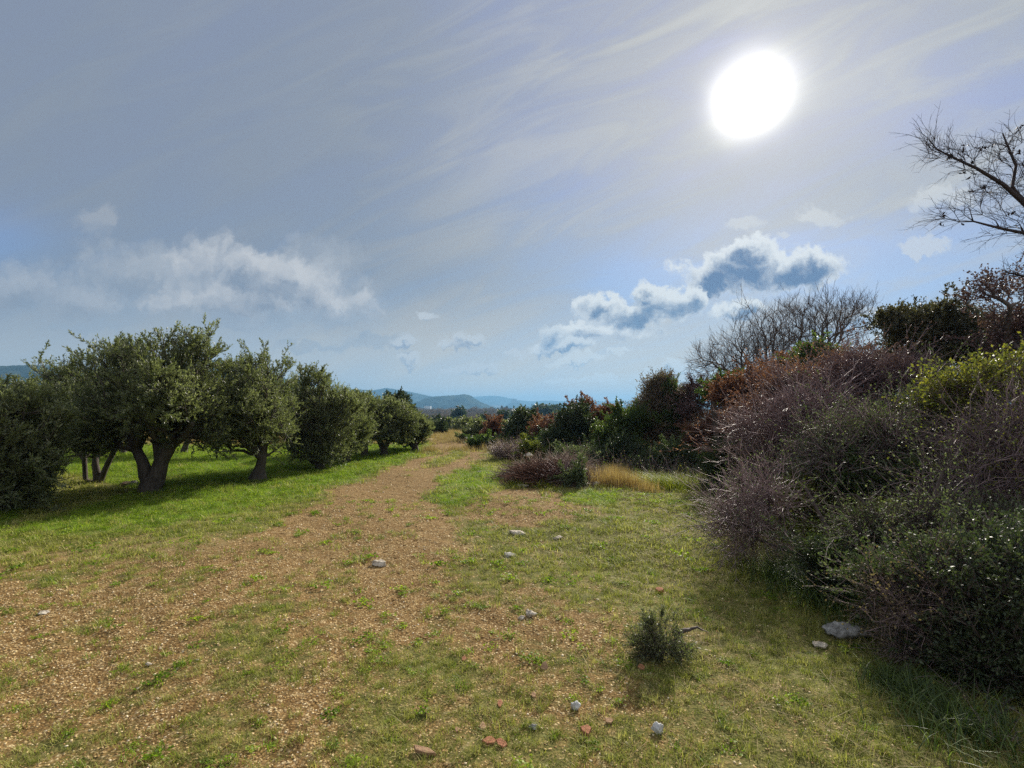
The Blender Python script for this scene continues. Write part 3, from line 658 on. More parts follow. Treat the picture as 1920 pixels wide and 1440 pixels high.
olive('olive with a low branching trunk, sixth along the track', (720, 853), [(742, 784, 32, 28), (735, 812, 38, 24), (716, 768, 26, 18), (760, 802, 24, 22), (735, 798, 38, 28, 1)], 1500, 17, size=(.07, .022), zmin=.45,
      stems=[[(0, 0, -.05, .16), (.0, 0, .15, .12), (.15, 0, .5, .08), (.4, 0, .9, .06)], [(0, 0, .15), (-.2, 0, .6, .09), (-.3, 0, 1, .07)]])
olive('last olive of the row before the field', (778, 845), [(776, 798, 22, 20), (788, 814, 16, 18), (765, 815, 24, 20), (776, 804, 26, 22, 1)], 1000, 18, size=(.08, .025), zmin=.15)
for i, (q, lb, lobes) in enumerate([
    ((40, 862), 'back row olive at the far left, seen behind the nearest olive', [(60, 760, 60, 50), (20, 770, 60, 60), (60, 810, 50, 35)]),
    ((345, 852), 'back row olive showing between the forked trunk and the flared one', [(350, 770, 60, 45), (340, 820, 65, 28), (390, 800, 40, 40)]),
    ((545, 850), 'back row olive filling the gap left of the round full olive', [(540, 780, 45, 45), (530, 820, 45, 26), (550, 745, 35, 30)]),
    ((650, 850), 'back row olive behind the gap before the fourth trunk', [(655, 775, 38, 32), (650, 815, 40, 22), (660, 757, 26, 16), (690, 765, 30, 20)]),
    ((230, 853), 'back row olive framed low behind the slanting thin stems', [(230, 790, 70, 40), (210, 825, 60, 22), (130, 820, 60, 28)])]):
    olive(lb, q, lobes, 800, 30 + i, size=(.07, .024), k=2, leafn=10, zmin=.9, gap=.3, root=.1)
def bush(name, label, cat, bpx, lobes, n, lm, seed, *, bark=None, size=(.06, .03), per=9, L=.22, k=2, gap=.28, root=.06, group=None, base=None, Y=None, **kw):
    base = base if base is not None else gpt(*bpx)
    if Y is not None:
        g = at(bpx[0], bpx[1], Y); base = Vector((g.x, g.y, float(hgt(g.x, g.y))))
    return plant(name, label, cat, base, lobes_at(lobes, base.y, base), n, group=group, bark=bark or M_dark, leafmat=lm, root=root, size=size, per=per, shoots=kw.pop('shoots', (max(20, n // 16), .45)),
                 tw=dict(L=L, k=k, spread=kw.pop('spread', .85), up=kw.pop('up', .3), bend=.3), seed=seed, gap=gap, **kw)
bush('pine_tree', 'tall dark lumpy pine rising behind the last olives', 'tree', (748, 838), [(735, 757, 11, 9), (754, 753, 13, 9), (764, 775, 12, 12), (750, 780, 18, 18), (775, 800, 14, 16)], 700, M_ever, 41, Y=27, size=(.13, .05), L=.35, per=10, zmin=.8, gap=.2)
bush('evergreen_bush', 'small black-green bush where the olive row meets the field', 'bush', (817, 815), [(817, 806, 18, 11), (804, 812, 12, 10)], 420, M_ever, 43, Y=31, size=(.14, .07), L=.3)

# ------------------------------------------------------------------ thicket on the right, far end first
B_ = bush
B_('evergreen_bush', 'low light green bush at the far tip of the thicket', 'bush', (915, 838), [(905, 832, 22, 10), (935, 834, 20, 8), (890, 834, 12, 8)], 420, M_green, 50, size=(.08, .045))
B_('evergreen_bush', 'grey green round bush behind the thicket tip', 'bush', (902, 836), [(902, 812, 20, 18), (880, 822, 14, 10)], 500, M_olive, 51, Y=24, size=(.08, .04))
B_('red_bush', 'small pinkish bush between two dark bushes at the far end', 'bush', (925, 838), [(926, 808, 18, 20), (938, 820, 14, 14)], 480, M_red, 52, Y=22.5, size=(.07, .045), gap=.4, bark=M_twig)
B_('evergreen_tree', 'dark upright evergreen standing against the plain', 'tree', (980, 845), [(985, 792, 28, 24), (975, 815, 30, 26), (1000, 812, 24, 30), (955, 822, 16, 16)], 1100, M_ever, 53, Y=21, size=(.08, .045), per=11)
B_('red_bush', 'rust pink bush just right of the dark upright evergreen', 'bush', (1018, 850), [(1018, 808, 24, 24), (1010, 830, 20, 16)], 650, M_red, 54, Y=19, size=(.06, .04), gap=.35, bark=M_twig)
B_('evergreen_bush', 'grey leaved bush under the rust pink one', 'bush', (1030, 855), [(1000, 840, 26, 16), (1035, 842, 24, 16), (960, 845, 16, 8)], 650, M_green, 55, Y=18, size=(.06, .03))
B_('evergreen_tree', 'big black-green evergreen leaning right with an olive tinted top', 'tree', (1060, 862), [(1070, 795, 34, 26), (1055, 825, 38, 30), (1085, 830, 30, 32), (1085, 790, 22, 20), (1045, 845, 30, 18)], 1700, M_ever, 56, Y=16.5, size=(.06, .032), per=11)
B_('red_tree', 'red brown oak with loose leafy sprigs above the hills', 'tree', (1125, 862), [(1128, 795, 42, 24), (1150, 812, 26, 22), (1097, 778, 18, 12), (1100, 765, 15, 10), (1140, 778, 22, 12), (1078, 772, 10, 8)], 1200, M_red, 57, Y=17.5, size=(.065, .042), gap=.38, bark=M_dark, L=.28, up=.5)
B_('yellow_bush', 'olive yellow bush under the red brown oak', 'bush', (1135, 870), [(1133, 820, 20, 18), (1128, 840, 20, 18)], 700, M_green, 58, Y=15.5, size=(.05, .03), tint_lo=.4)
B_('evergreen_tree', 'narrow mid green tree right of the red brown oak', 'tree', (1170, 875), [(1166, 800, 24, 28), (1170, 835, 26, 30), (1160, 775, 10, 10), (1190, 790, 18, 22)], 1300, M_green, 59, Y=15, size=(.05, .028))
B_('evergreen_bush', 'pale leaved low bush behind the brushwood pile', 'bush', (1090, 880), [(1095, 862, 28, 20), (1125, 868, 26, 18), (1065, 860, 20, 14)], 900, M_glossy, 60, Y=13.5, size=(.05, .03), tint_lo=.3)
B_('evergreen_bush', 'bright fresh green sprig bush at the top of the brushwood', 'bush', (998, 860), [(995, 843, 15, 9), (1003, 850, 14, 8)], 260, M_yellow, 61, Y=15, size=(.07, .03), tint_hi=.5)
B_('bare_bush', 'grey leafless bush with pinkish tips left of the brushwood', 'bush', (955, 862), [(958, 850, 30, 14), (940, 852, 20, 10), (975, 858, 20, 10)], 500, M_brown, 62, Y=15.5, per=1, size=(.03, .02), bark=M_twig, L=.3, k=3, twr=.004)
B_('mixed_tree', 'twiggy grey tree draped with climbing leaves, tallest left of the bare crowns', 'tree', (1235, 892), [(1240, 730, 30, 20), (1225, 770, 36, 36), (1262, 760, 36, 34), (1240, 815, 42, 40), (1205, 800, 22, 30), (1270, 830, 28, 30), (1250, 717, 12, 8)], 2100, M_brown, 63, Y=15.5, per=4, size=(.045, .028), bark=M_twig, L=.32, k=3, twr=.0042, gap=.3, tw2=dict(L=.16, k=1, leaves=True))
B_('evergreen_tree', 'green leafy crown poking from the top of the twiggy grey tree', 'tree', (1252, 890), [(1252, 735, 18, 14), (1270, 770, 26, 30), (1245, 790, 28, 26), (1285, 745, 18, 14)], 900, M_green, 64, Y=15.2, size=(.05, .028))
B_('evergreen_bush', 'dark glossy bush over the dry golden grass', 'bush', (1165, 885), [(1165, 855, 30, 24), (1195, 865, 26, 20), (1150, 872, 22, 14)], 1100, M_ever, 65, Y=13.5, size=(.045, .028), per=10)
B_('evergreen_bush', 'pale flecked glossy bush over the green tussocks', 'bush', (1265, 890), [(1260, 865, 36, 26), (1295, 872, 28, 22), (1225, 872, 24, 16)], 1500, M_glossy, 66, Y=12.4, size=(.045, .026), per=10)
B_('red_bush', 'rusty red bush low between glossy evergreens', 'bush', (1325, 890), [(1325, 815, 30, 24), (1345, 800, 26, 22), (1312, 838, 20, 16), (1360, 830, 20, 20)], 1100, M_red, 67, Y=13.0, size=(.045, .03), gap=.35, bark=M_dark, per=7)
B_('purple_bush', 'purple brown twiggy crown left of the bare fan tree', 'bush', (1330, 890), [(1320, 735, 36, 18), (1345, 765, 36, 30), (1300, 770, 26, 26), (1385, 760, 30, 30)], 1500, M_purple, 68, Y=14.5, size=(.045, .03), per=6, gap=.34, bark=M_dark, L=.3)
B_('evergreen_bush', 'small green crown below the bare fan, left one', 'bush', (1350, 890), [(1352, 722, 22, 14), (1340, 738, 18, 12)], 480, M_green, 69, Y=11.9, size=(.055, .03))
B_('red_tree', 'dark red crown in front of the bare fan tree', 'tree', (1440, 905), [(1440, 705, 34, 20), (1405, 725, 36, 20), (1455, 685, 22, 12), (1380, 745, 30, 20), (1430, 735, 40, 24)], 1700, M_red, 70, Y=10.6, size=(.045, .03), per=7, gap=.36, bark=M_dark, L=.28, tint_hi=.75)
B_('evergreen_bush', 'sunlit green crown under the right half of the bare fan', 'bush', (1525, 905), [(1528, 672, 28, 16), (1510, 690, 30, 16), (1560, 680, 22, 14), (1545, 700, 40, 18)], 1200, M_green, 71, Y=10.2, size=(.05, .03), per=10, tint_lo=.2)
B_('evergreen_bush', 'near black glossy bush at the corner of the clearing', 'bush', (1385, 925), [(1375, 862, 32, 26), (1400, 885, 40, 32), (1355, 880, 22, 28), (1430, 870, 36, 36), (1360, 905, 24, 16)], 2000, M_glossy, 72, Y=9.2, size=(.036, .022), per=11, gap=.2)
for i, (px, Y, lobes, lb) in enumerate([
    (1440, 16, [(1360, 680, 52, 50), (1415, 640, 52, 62), (1322, 690, 32, 28), (1400, 690, 60, 40), (1455, 640, 40, 60), (1310, 665, 14, 14)], 'leafless fan shaped tree leaning left over the thicket'),
    (1545, 17, [(1500, 610, 44, 52), (1545, 600, 48, 50), (1592, 605, 46, 50), (1600, 580, 34, 28), (1520, 650, 60, 40), (1480, 585, 14, 28)], 'leafless upright fan tree against the blue sky, right of the leaning one')]):
    g = at(px, 860, Y); base = Vector((g.x, g.y, float(hgt(g.x, g.y))))
    kk = 1 if i else -1
    st = [[(0, 0, -.1, .16), (0, 0, .6, .12), (-.35, 0, 1.6, .085), (-.8 if not i else -.4, 0, 2.6, .06)], [(0, 0, .6), (.15, .1, 1.7, .08), (.2, .1, 2.8, .06)], [(0, 0, .6), (.5, -.1, 1.6, .07), (.9, -.1, 2.6, .05)], [(-.35, 0, 1.6), (-1.1, .3, 2.3, .05)]]
    plant('bare_tree', lb, 'bare tree', base, lobes_at(lobes, Y, base), 820, stems=st, bark=M_dark, leafmat=None, bf=.42, tip=.007, root=.12, thr=.016, expo=2.0,
          tw=dict(L=.40, k=2, spread=.75, up=.35, bend=.3), tw2=dict(L=.26, k=1, spread=.7, up=.3), shoots=(60, .7), per=0, seed=80 + i, gap=.25, gs=1.5, shell=.5, twr=.0048, zmin=1.2, group='leafless trees above the thicket')
B_('evergreen_tree', 'broad dark evergreen crown on the skyline at the right', 'tree', (1740, 930), [(1700, 622, 52, 36), (1760, 612, 62, 34), (1825, 640, 56, 44), (1760, 660, 100, 40), (1680, 600, 24, 14), (1860, 640, 40, 40)], 2600, M_dusk, 90, Y=9.5, size=(.05, .03), per=10, gap=.33, gs=1.9, L=.28, tint_lo=.15, zmin=1.2, root=.12)
B_('purple_tree', 'loose purple leaved tree with a tall sprig, right of the dark evergreen', 'tree', (1900, 930), [(1852, 560, 26, 26), (1850, 535, 12, 10), (1900, 585, 42, 40), (1935, 560, 40, 60), (1890, 640, 50, 40), (1820, 575, 16, 14), (1950, 640, 60, 60)], 1050, M_purple, 91, Y=7.6, size=(.036, .028), per=5, gap=.5, gs=2.6, bark=M_dark, L=.28, zmin=1.0, root=.09)
# near, twiggy shrubs
def twiggy(label, px, py, Y, lobes, n, seed, lm=None, per=0, size=(.03, .018), L=.42, bk=None, zmin=.1, **kw):
    g = at(px, py, Y); base = Vector((g.x, g.y, float(hgt(g.x, g.y))))
    return plant('twiggy_shrub', label, 'shrub', base, lobes_at(lobes, Y, base), n, group='leafless shrubs of the near thicket', bark=bk or M_twig, leafmat=lm, bf=kw.pop('bf', .45), tip=kw.pop('tip', .0035), root=kw.pop('root', .035), thr=kw.pop('thr', .008), sides=6, woodmat=M_dark,
                 stems=kw.pop('stems', [[(0, 0, -.05, .045), (0, 0, .2, .032)], [(0, 0, -.05), (-.2, 0, .35, .024), (-.42, -.05, .65, .017), (-.62, -.05, .85, .009)], [(0, 0, -.05), (.2, .1, .5, .022), (.3, .1, .9, .011)], [(0, 0, .2), (-.05, -.1, .7, .018), (.03, -.15, 1.05, .009)]]),
                 tw=dict(L=L, k=kw.pop('k', 2), spread=1.0, up=.05, bend=.6), tw2=dict(L=L * .45, k=1, spread=1.0, up=.0, leaves=per > 0), shoots=kw.pop('shoots', (130, .8)), per=per, size=size, seed=seed, gap=kw.pop('gap', .42), gs=kw.pop('gs', 2.2), shell=.75, twr=kw.pop('twr', .0042), zmin=zmin, jit=.03, **kw)
B_('evergreen_bush', 'added dark leafy backing deep inside the near thicket, left part', 'bush', (1530, 960), [(1500, 800, 70, 46), (1450, 850, 50, 40), (1560, 850, 70, 50), (1580, 770, 60, 40)], 1500, M_ever, 130, Y=8.4, size=(.04, .022), per=7, gap=.38, gs=2.6)  # added behind the twigs so that the holes between them look dark
B_('evergreen_bush', 'added dark leafy backing deep inside the near thicket, right part', 'bush', (1740, 980), [(1680, 800, 80, 50), (1760, 830, 80, 70), (1680, 900, 90, 50), (1800, 760, 60, 40)], 1700, M_ever, 131, Y=7.4, size=(.036, .02), per=7, gap=.38, gs=2.6)  # second added backing bush, keeps bright sky out of the gaps
twiggy('brown leafless shrub high under the skyline evergreen', 1660, 930, 8.2, [(1640, 712, 74, 38), (1560, 738, 56, 34), (1720, 728, 66, 44), (1660, 775, 100, 46), (1612, 690, 40, 18)], 1000, 100, M_purple, 4, size=(.03, .02), twr=.005)
twiggy('mauve grey shrub with arching twigs at the thicket corner', 1500, 960, 7.2, [(1450, 800, 60, 40), (1500, 775, 60, 40), (1470, 840, 75, 44), (1400, 815, 28, 26), (1550, 820, 60, 56), (1410, 862, 28, 24)], 1000, 101, M_purple, 3, size=(.02, .012), twr=.0048)
twiggy('dense leafless tangle in the middle of the near thicket', 1640, 990, 5.9, [(1620, 830, 86, 56), (1570, 870, 66, 40), (1700, 850, 80, 66), (1650, 900, 80, 36), (1740, 790, 60, 46)], 1250, 102, M_glossy, 5, size=(.026, .016), twr=.0042)
twiggy('straggling bare shrub leaning out over the grass with pale flecks', 1560, 1055, 4.9, [(1410, 985, 46, 34), (1440, 945, 38, 32), (1362, 965, 18, 30), (1425, 925, 44, 22), (1352, 1000, 12, 12), (1380, 1030, 30, 14)], 270, 103, M_glossy, 1, size=(.022, .012), L=.42, twr=.0032, gap=.3,
       stems=[[(0, 0, -.05, .035), (-.1, 0, .15, .026), (-.45, .1, .35, .018), (-.85, .2, .62, .011)], [(0, 0, -.05), (-.05, 0, .4, .022), (-.2, .1, .8, .015)], [(0, 0, -.05), (-.4, -.1, .15, .016), (-.8, -.1, .3, .010), (-1.15, -.1, .42, .006)]], shoots=(45, .6))
twiggy('grey tangle behind the yellow leaves at the right edge', 1840, 1040, 4.7, [(1800, 900, 76, 60), (1880, 860, 76, 70), (1780, 960, 76, 44), (1880, 950, 76, 50), (1940, 810, 60, 70)], 1150, 104, M_yellow, 1, size=(.024, .014), twr=.0034, tint_hi=.7)
twiggy('low dark tangle with red brown stems, above the leafy evergreen', 1740, 1090, 4.1, [(1700, 990, 86, 40), (1790, 1010, 80, 36), (1645, 1000, 40, 30), (1880, 1020, 70, 44)], 1000, 105, M_glossy, 3, size=(.022, .012), bk=M_dark, twr=.003, L=.32)
twiggy('brown twig shrub with a few rusty leaves left of centre of the tangle', 1400, 930, 8.9, [(1430, 775, 44, 28), (1480, 730, 54, 30), (1560, 708, 48, 24), (1500, 785, 56, 36)], 760, 106, M_red, 4, size=(.035, .022), twr=.005)
twiggy('thin pale twigs standing before the lower right evergreen', 1760, 1260, 3.15, [(1690, 1150, 60, 40), (1770, 1130, 70, 50), (1720, 1215, 60, 30), (1840, 1180, 70, 60)], 330, 107, M_brown, 2, size=(.018, .011), L=.26, twr=.0016, zmin=.02, shoots=(60, .35), gs=3.5, tip=.0018, root=.02, stems=[[(0, 0, -.03, .012), (0, 0, .1, .009)], [(0, 0, -.03), (-.15, 0, .2, .007)]])
for i, (px, py, Y_, rr, mt, lb) in enumerate([(1455, 950, 6.4, 20, M_yellow, 'small yellow green leafy sprig low at the thicket corner'), (1600, 905, 5.6, 22, M_green, 'green leafy sprig caught in the middle tangle'), (1660, 985, 4.9, 26, M_yellow, 'yellowish leafy sprig above the low dark tangle'), (1720, 905, 5.2, 30, M_glossy, 'pale leafed sprig in the middle right tangle'), (1590, 1050, 4.4, 22, M_green, 'bright green sprig at the foot of the tangle'), (1655, 1095, 3.6, 20, M_green, 'fresh green sprig in front of the lower right evergreen'), (1500, 925, 6.0, 22, M_yellow, 'yellow leaved sprig glowing between the dark forked stems')]):
    B_('leafy_sprig', lb, 'plant', (px, py + 60), [(px, py, rr * 1.3, rr), (px + rr, py + rr * .6, rr * 1.4, rr)], 270, mt, 140 + i, Y=Y_, size=(.045, .026), per=6, gap=.3, gs=5, L=.2, bark=M_dark, tint_lo=.3, shoots=(8, .25), zmin=.03, root=.02)
B_('yellow_bush', 'yellow leaved shrub at the right edge of the photo', 'bush', (1860, 1010), [(1850, 735, 60, 30), (1905, 720, 50, 36), (1800, 760, 50, 26), (1870, 790, 80, 34), (1950, 780, 60, 60), (1770, 730, 30, 16)], 1500, M_yellow, 110, Y=5.6, size=(.04, .024), per=4, gap=.42, bark=M_twig, L=.3, gs=3)
B_('evergreen_bush', 'mossy green shrub under the yellow leaves', 'bush', (1900, 1040), [(1900, 860, 70, 44), (1860, 900, 50, 36), (1950, 900, 60, 60), (1880, 940, 60, 40)], 1700, M_green, 111, Y=5.1, size=(.03, .016), per=8, gap=.3, gs=3)
B_('evergreen_bush', 'small leaved evergreen spilling over the grass at lower right', 'bush', (1740, 1230), [(1715, 1110, 70, 44), (1790, 1070, 74, 46), (1665, 1140, 36, 26), (1780, 1150, 80, 50), (1715, 1190, 64, 30), (1850, 1090, 70, 60)], 1700, M_glossy, 112, Y=3.3, size=(.026, .014), per=6, gap=.5, gs=4, L=.2, zmin=.02, shoots=(170, .38), twr=.0022, bark=M_twig)
B_('evergreen_bush', 'darkest dense evergreen in the lower right corner', 'bush', (1880, 1290), [(1860, 1160, 70, 70), (1930, 1120, 80, 90), (1850, 1230, 60, 50), (1930, 1240, 80, 80), (1810, 1240, 40, 26), (1905, 1340, 60, 50)], 2200, M_ever, 113, Y=2.9, size=(.024, .012), per=7, gap=.38, gs=5, L=.15, zmin=.03, shoots=(120, .35))
B_('evergreen_bush', 'low dark sprigs hugging the ground left of the lower right evergreen', 'bush', (1600, 1130), [(1590, 1085, 50, 28), (1640, 1070, 46, 30), (1550, 1060, 40, 24), (1650, 1110, 34, 22)], 1200, M_ever, 114, Y=4.1, size=(.028, .014), per=7, gap=.35, gs=4, L=.16, zmin=.02, tint_lo=.2)
# leafless overhanging limbs, trunk outside the frame
Y = 5.2; g = at(2110, 960, Y); base = Vector((g.x, g.y, float(hgt(g.x, g.y))))
P_ = lambda px, py, r, d=0: (*(np.array(at(px, py, Y + d)) - np.array(base)), r)
root_ = (0, 0, -.1, .16); m1 = P_(2095, 780, .13); m2 = P_(2070, 600, .11); m3 = P_(2030, 500, .09)
plant('thorn_tree', 'leafless thorny branches reaching in from the upper right with shrivelled leaves', 'bare tree', base,
      lobes_at([(1760, 285, 50, 26), (1810, 300, 40, 30), (1870, 300, 40, 40), (1850, 350, 40, 26), (1900, 270, 30, 34), (1790, 400, 50, 16), (1830, 375, 40, 26), (1890, 420, 40, 30), (1940, 330, 60, 90), (1900, 515, 46, 14), (1990, 420, 70, 80)], Y, base), 430,
      stems=[[root_, m1, m2, m3, P_(1975, 430, .040), P_(1925, 385, .026), P_(1880, 345, .020), P_(1830, 315, .015), P_(1790, 297, .011), P_(1757, 280, .007), P_(1742, 262, .004)],
             [m3, P_(1980, 445, .026), P_(1920, 437, .018), P_(1875, 428, .014), P_(1825, 415, .009), P_(1800, 416, .006)],
             [P_(1925, 385, .036), P_(1898, 350, .016), P_(1905, 310, .014), P_(1890, 275, .010), P_(1880, 250, .006)],
             [m2, P_(1990, 540, .03), P_(1930, 520, .015), P_(1885, 510, .006)]], bark=M_thorn, leafmat=M_purple, bf=.6, tip=.0028, root=.014, thr=.0075, expo=2.0, shoots=(46, .4), tw=dict(L=.22, k=2, spread=.9, up=.05, bend=.1), tw2=dict(L=.10, k=1, spread=.8, up=.1, leaves=False),
      per=0, seed=120, gap=.2, shell=.6, twr=.0021, zmin=.5, jit=.01)

thorn = bpy.data.objects['thorn_tree']; rl = np.random.default_rng(5)
A = np.array([np.array(at(px, py, 5.2 + rl.uniform(-.2, .2)) - base) for px, py in [(1908, 240), (1912, 236), (1840, 276), (1845, 277), (1862, 270), (1808, 283), (1810, 272), (1781, 292), (1784, 290), (1804, 321), (1820, 328), (1816, 357), (1841, 352), (1845, 350), (1770, 400), (1802, 417), (1768, 419), (1906, 282), (1910, 286), (1822, 303), (1895, 398)]])
A = np.repeat(A, 3, 0) + rl.normal(0, .012, (len(A) * 3, 3)); V, Ft = leaf_quads(A, unit(rnd_dirs(rl, len(A)) + np.array([0, 0, -.6])), .05, .028, rl, .8)
obj('shrivelled_leaves', mesh_of('shrivelled_leaves', V, [Ft], M_thorn, tint=np.full(len(V), .5), smooth=False), thorn)

# ------------------------------------------------------------------ stones, sherds and brushwood
def stone_mat(name, a, b, sc=14):
    m, t = mat(name); tc = t.n.new('ShaderNodeTexCoord').outputs['Object']
    n = t.noise(tc, sc, 6, 0.65); n2 = t.noise(tc, sc * 5, 4, 0.6)
    finish(t, princ(t, t.ramp(t.m('ADD', t.m('MULTIPLY', n, .7), t.m('MULTIPLY', n2, .3)), [(0.35, a), (0.62, b)]), 0.9, 0.2, bump(t, t.m('ADD', n, t.m('MULTIPLY', n2, .5)), 0.8, 0.01))); return m
M_lime = stone_mat('weathered_limestone', (0.20, 0.16, 0.12), (0.66, 0.59, 0.48), 9)
M_grey = stone_mat('grey_lichen_stone', (0.07, 0.065, 0.06), (0.46, 0.44, 0.40), 18)
M_brownrock = stone_mat('red_stained_stone', (0.13, 0.055, 0.035), (0.42, 0.30, 0.21), 10)
M_white = stone_mat('white_stone', (0.36, 0.35, 0.33), (0.70, 0.69, 0.66), 20)
M_tile = stone_mat('fired_clay', (0.26, 0.10, 0.055), (0.46, 0.22, 0.12), 25)
M_tile2 = stone_mat('pale_fired_clay', (0.28, 0.16, 0.09), (0.46, 0.30, 0.18), 25)
import bmesh
def rock_mesh(name, sx, sy, sz, seed, sub=3, rough=.35, mat_=None, flat=0.0):
    bm = bmesh.new(); bmesh.ops.create_icosphere(bm, subdivisions=sub, radius=1.0)
    V0 = np.array([v.co[:] for v in bm.verts]); rng = np.random.default_rng(seed)
    # chip the ball with random planes so that it has faces and edges
    for _ in range(16):
        d = unit(rng.normal(size=3)); k = rng.uniform(.42, .82); h = V0 @ d; over = h > k; V0[over] -= np.outer((h[over] - k) * .92, d)
    V0 = V0 * (1 + rough * .35 * vnoise(V0, 2.2, seed))[:, None] * (1 + rough * .16 * vnoise(V0, 7, seed + 1))[:, None]
    if sub > 2: V0 += unit(V0) * (rough * .10 * vnoise(V0, 19, seed + 2) + rough * .06 * vnoise(V0, 40, seed + 3))[:, None]
    V0 *= np.array([sx, sy, sz])
    for v, c in zip(bm.verts, V0): v.co = c
    me = bpy.data.meshes.new(name); bm.to_mesh(me); bm.free(); me.materials.append(mat_)
    me.polygons.foreach_set('use_smooth', np.ones(len(me.polygons), bool)); return me
def rock(label, px, py, wpx, hpx, mat_, seed, cat='rock', name='rock', sink=.3, rz=0.0, group=None, depth=None, base=None):
    g = gpt(px, py); k = g.y / F; w, h = wpx * k / 2, hpx * k / 2
    o = obj(name, rock_mesh(name, w * 1.1, (depth or w * .8), h * 1.1, seed, 4, .75, mat_), loc=(g.x, g.y, g.z + h * (1 - 2 * sink) if base is None else base)); o.rotation_euler = (0, 0, rz)
    return tag(o, label, cat, group)
rock('flat pale stone in the turf just below the red soil patch', 967, 999, 34, 14, M_lime, 1, sink=.3)
rock('rounder pale stone right of the flat one below the soil patch', 1047, 1006, 20, 9, M_lime, 2, sink=.3)
rock('small bleached stone lying alone on the track', 712, 1058, 26, 13, M_lime, 3, sink=.2)
rock('dull grey stone midway down the turf with chips around it', 953, 1042, 24, 12, M_grey, 4, sink=.3)
rock('two lobed tan stone half sunk in the turf', 993, 1155, 26, 16, M_lime, 5, sink=.35)
rock('tan chip left of the two lobed stone', 978, 1160, 14, 10, M_lime, 6, sink=.3)
rock('large grey lichened slab at the edge of the lower right evergreen', 1582, 1188, 92, 34, M_grey, 7, sink=.3, depth=.12)
rock('smooth yellowish stone beside the lichened slab', 1537, 1207, 30, 14, M_lime, 8, sink=.3)
rock('bright white rounded stone in the grass at lower right', 1233, 1374, 22, 26, M_white, 9, cat='stone', name='stone', sink=.3)
rock('grey squarish stone left of the white one', 1078, 1328, 17, 20, M_white, 10, cat='stone', name='stone', sink=.3)
rock('dark round pebble below the squarish stone', 999, 1364, 18, 13, M_grey, 11, cat='stone', name='stone', sink=.2)
rock('pale stone among weeds on the left side of the track', 278, 1248, 13, 7, M_lime, 13, cat='stone', name='stone')
rock('flat whitish stone at the far left of the turf', 82, 1152, 20, 9, M_lime, 14, cat='stone', name='stone')
rock('pale chip on the left gravel, right of the weeds stone', 370, 1244, 12, 6, M_lime, 15, cat='stone', name='stone')
rock('long pale flat stone at the foot of the brushwood', 980, 913, 34, 7, M_lime, 16, sink=.1)
rock('long pale slab at the right foot of the brushwood', 1092, 914, 44, 8, M_lime, 17, sink=.1)
rock('red stained boulder at the right end of the brushwood', 1096, 908, 28, 22, M_brownrock, 18, sink=.15)
rock('pale block stacked on the red stained boulder', 1092, 908, 26, 8, M_lime, 19, base=float(gpt(1092, 908).z) + .26)
rock('tan boulder touching the golden grass', 1112, 910, 20, 18, M_lime, 20, sink=.15)
rock('low whitish rock right of the tan boulder', 1117, 914, 18, 9, M_white, 21, sink=.15)
rock('pale stone perched on the brushwood pile', 991, 876, 16, 8, M_lime, 22, base=.33)
rock('whitish slab in the turf left of the brushwood', 901, 886, 13, 4, M_lime, 23, sink=.1)
rock('mossy stone lying behind the forked olive trunk', 240, 908, 30, 12, M_brownrock, 24, sink=.2)
rock('dark stone pressed against the forked trunk', 254, 909, 14, 11, M_grey, 25, sink=.2)
def sherd(label, px, py, wpx, lpx, seed, mat_=None, rz=0.0, thick=.012, tilt=.25):
    g = gpt(px, py); k = g.y / F; rng = np.random.default_rng(seed); n = rng.integers(4, 7)
    th = np.sort(np.linspace(0, 2 * pi, n, endpoint=False) + rng.uniform(-.25, .25, n)); rr = rng.uniform(.75, 1.1, n)
    bm = bmesh.new(); w, l = wpx * k / 2, lpx * k
    top = [bm.verts.new((math.cos(a) * r * w, math.sin(a) * r * l, thick)) for a, r in zip(th, rr)]
    bot = [bm.verts.new((v.co.x * 1.03, v.co.y * 1.03, 0)) for v in top]
    bm.faces.new(top); bm.faces.new(bot[::-1])
    for i in range(n): bm.faces.new((top[i], bot[i], bot[(i + 1) % n], top[(i + 1) % n]))
    bmesh.ops.recalc_face_normals(bm, faces=bm.faces)
    bmesh.ops.bevel(bm, geom=bm.edges[:], offset=.0018, segments=2, affect='EDGES', profile=.5)
    me = bpy.data.meshes.new('tile_fragment'); bm.to_mesh(me); bm.free(); me.materials.append(mat_ or M_tile)
    o = obj('tile_fragment', me, loc=(g.x, g.y, g.z + .004)); o.rotation_euler = (tilt, rng.uniform(-.2, .2), rz); tag(o, label, 'tile fragment', 'broken clay tile fragments in the gravel')
sherd('squarish orange tile chip left of the bright white stone', 1098, 1371, 21, 11, 1, thick=.02)
sherd('orange tile chip below left of the little shrub', 1203, 1256, 16, 7, 2)
sherd('upright triangular tan tile chip in the pale gravel', 1021, 1251, 17, 12, 3, M_tile2, tilt=.8)
sherd('flat pointed orange sherd, left one of the touching pair', 918, 1391, 27, 8, 4, rz=.2)
sherd('flat forked orange sherd, right one of the touching pair', 941, 1396, 26, 8, 5, rz=-.3)
sherd('long brown tile strip at the bottom edge of the photo', 793, 1413, 50, 7, 6, M_tile2, rz=-.15, thick=.02)
sherd('small orange tile chip above the touching pair', 937, 1320, 11, 9, 7)
sherd('pale tan tile chip right of the small orange one', 1001, 1303, 10, 7, 8, M_tile2)
sherd('tiny orange chip highest on the turf', 870, 1233, 10, 7, 9)
sherd('dull orange chip above the touching pair, half buried', 905, 1364, 12, 9, 10, M_tile2)
sherd('faint orange chip left of the half buried one', 857, 1370, 12, 6, 11, M_tile2)
sherd('pale tile chip in the grass right of the squarish one', 1143, 1353, 18, 7, 12, M_tile2)
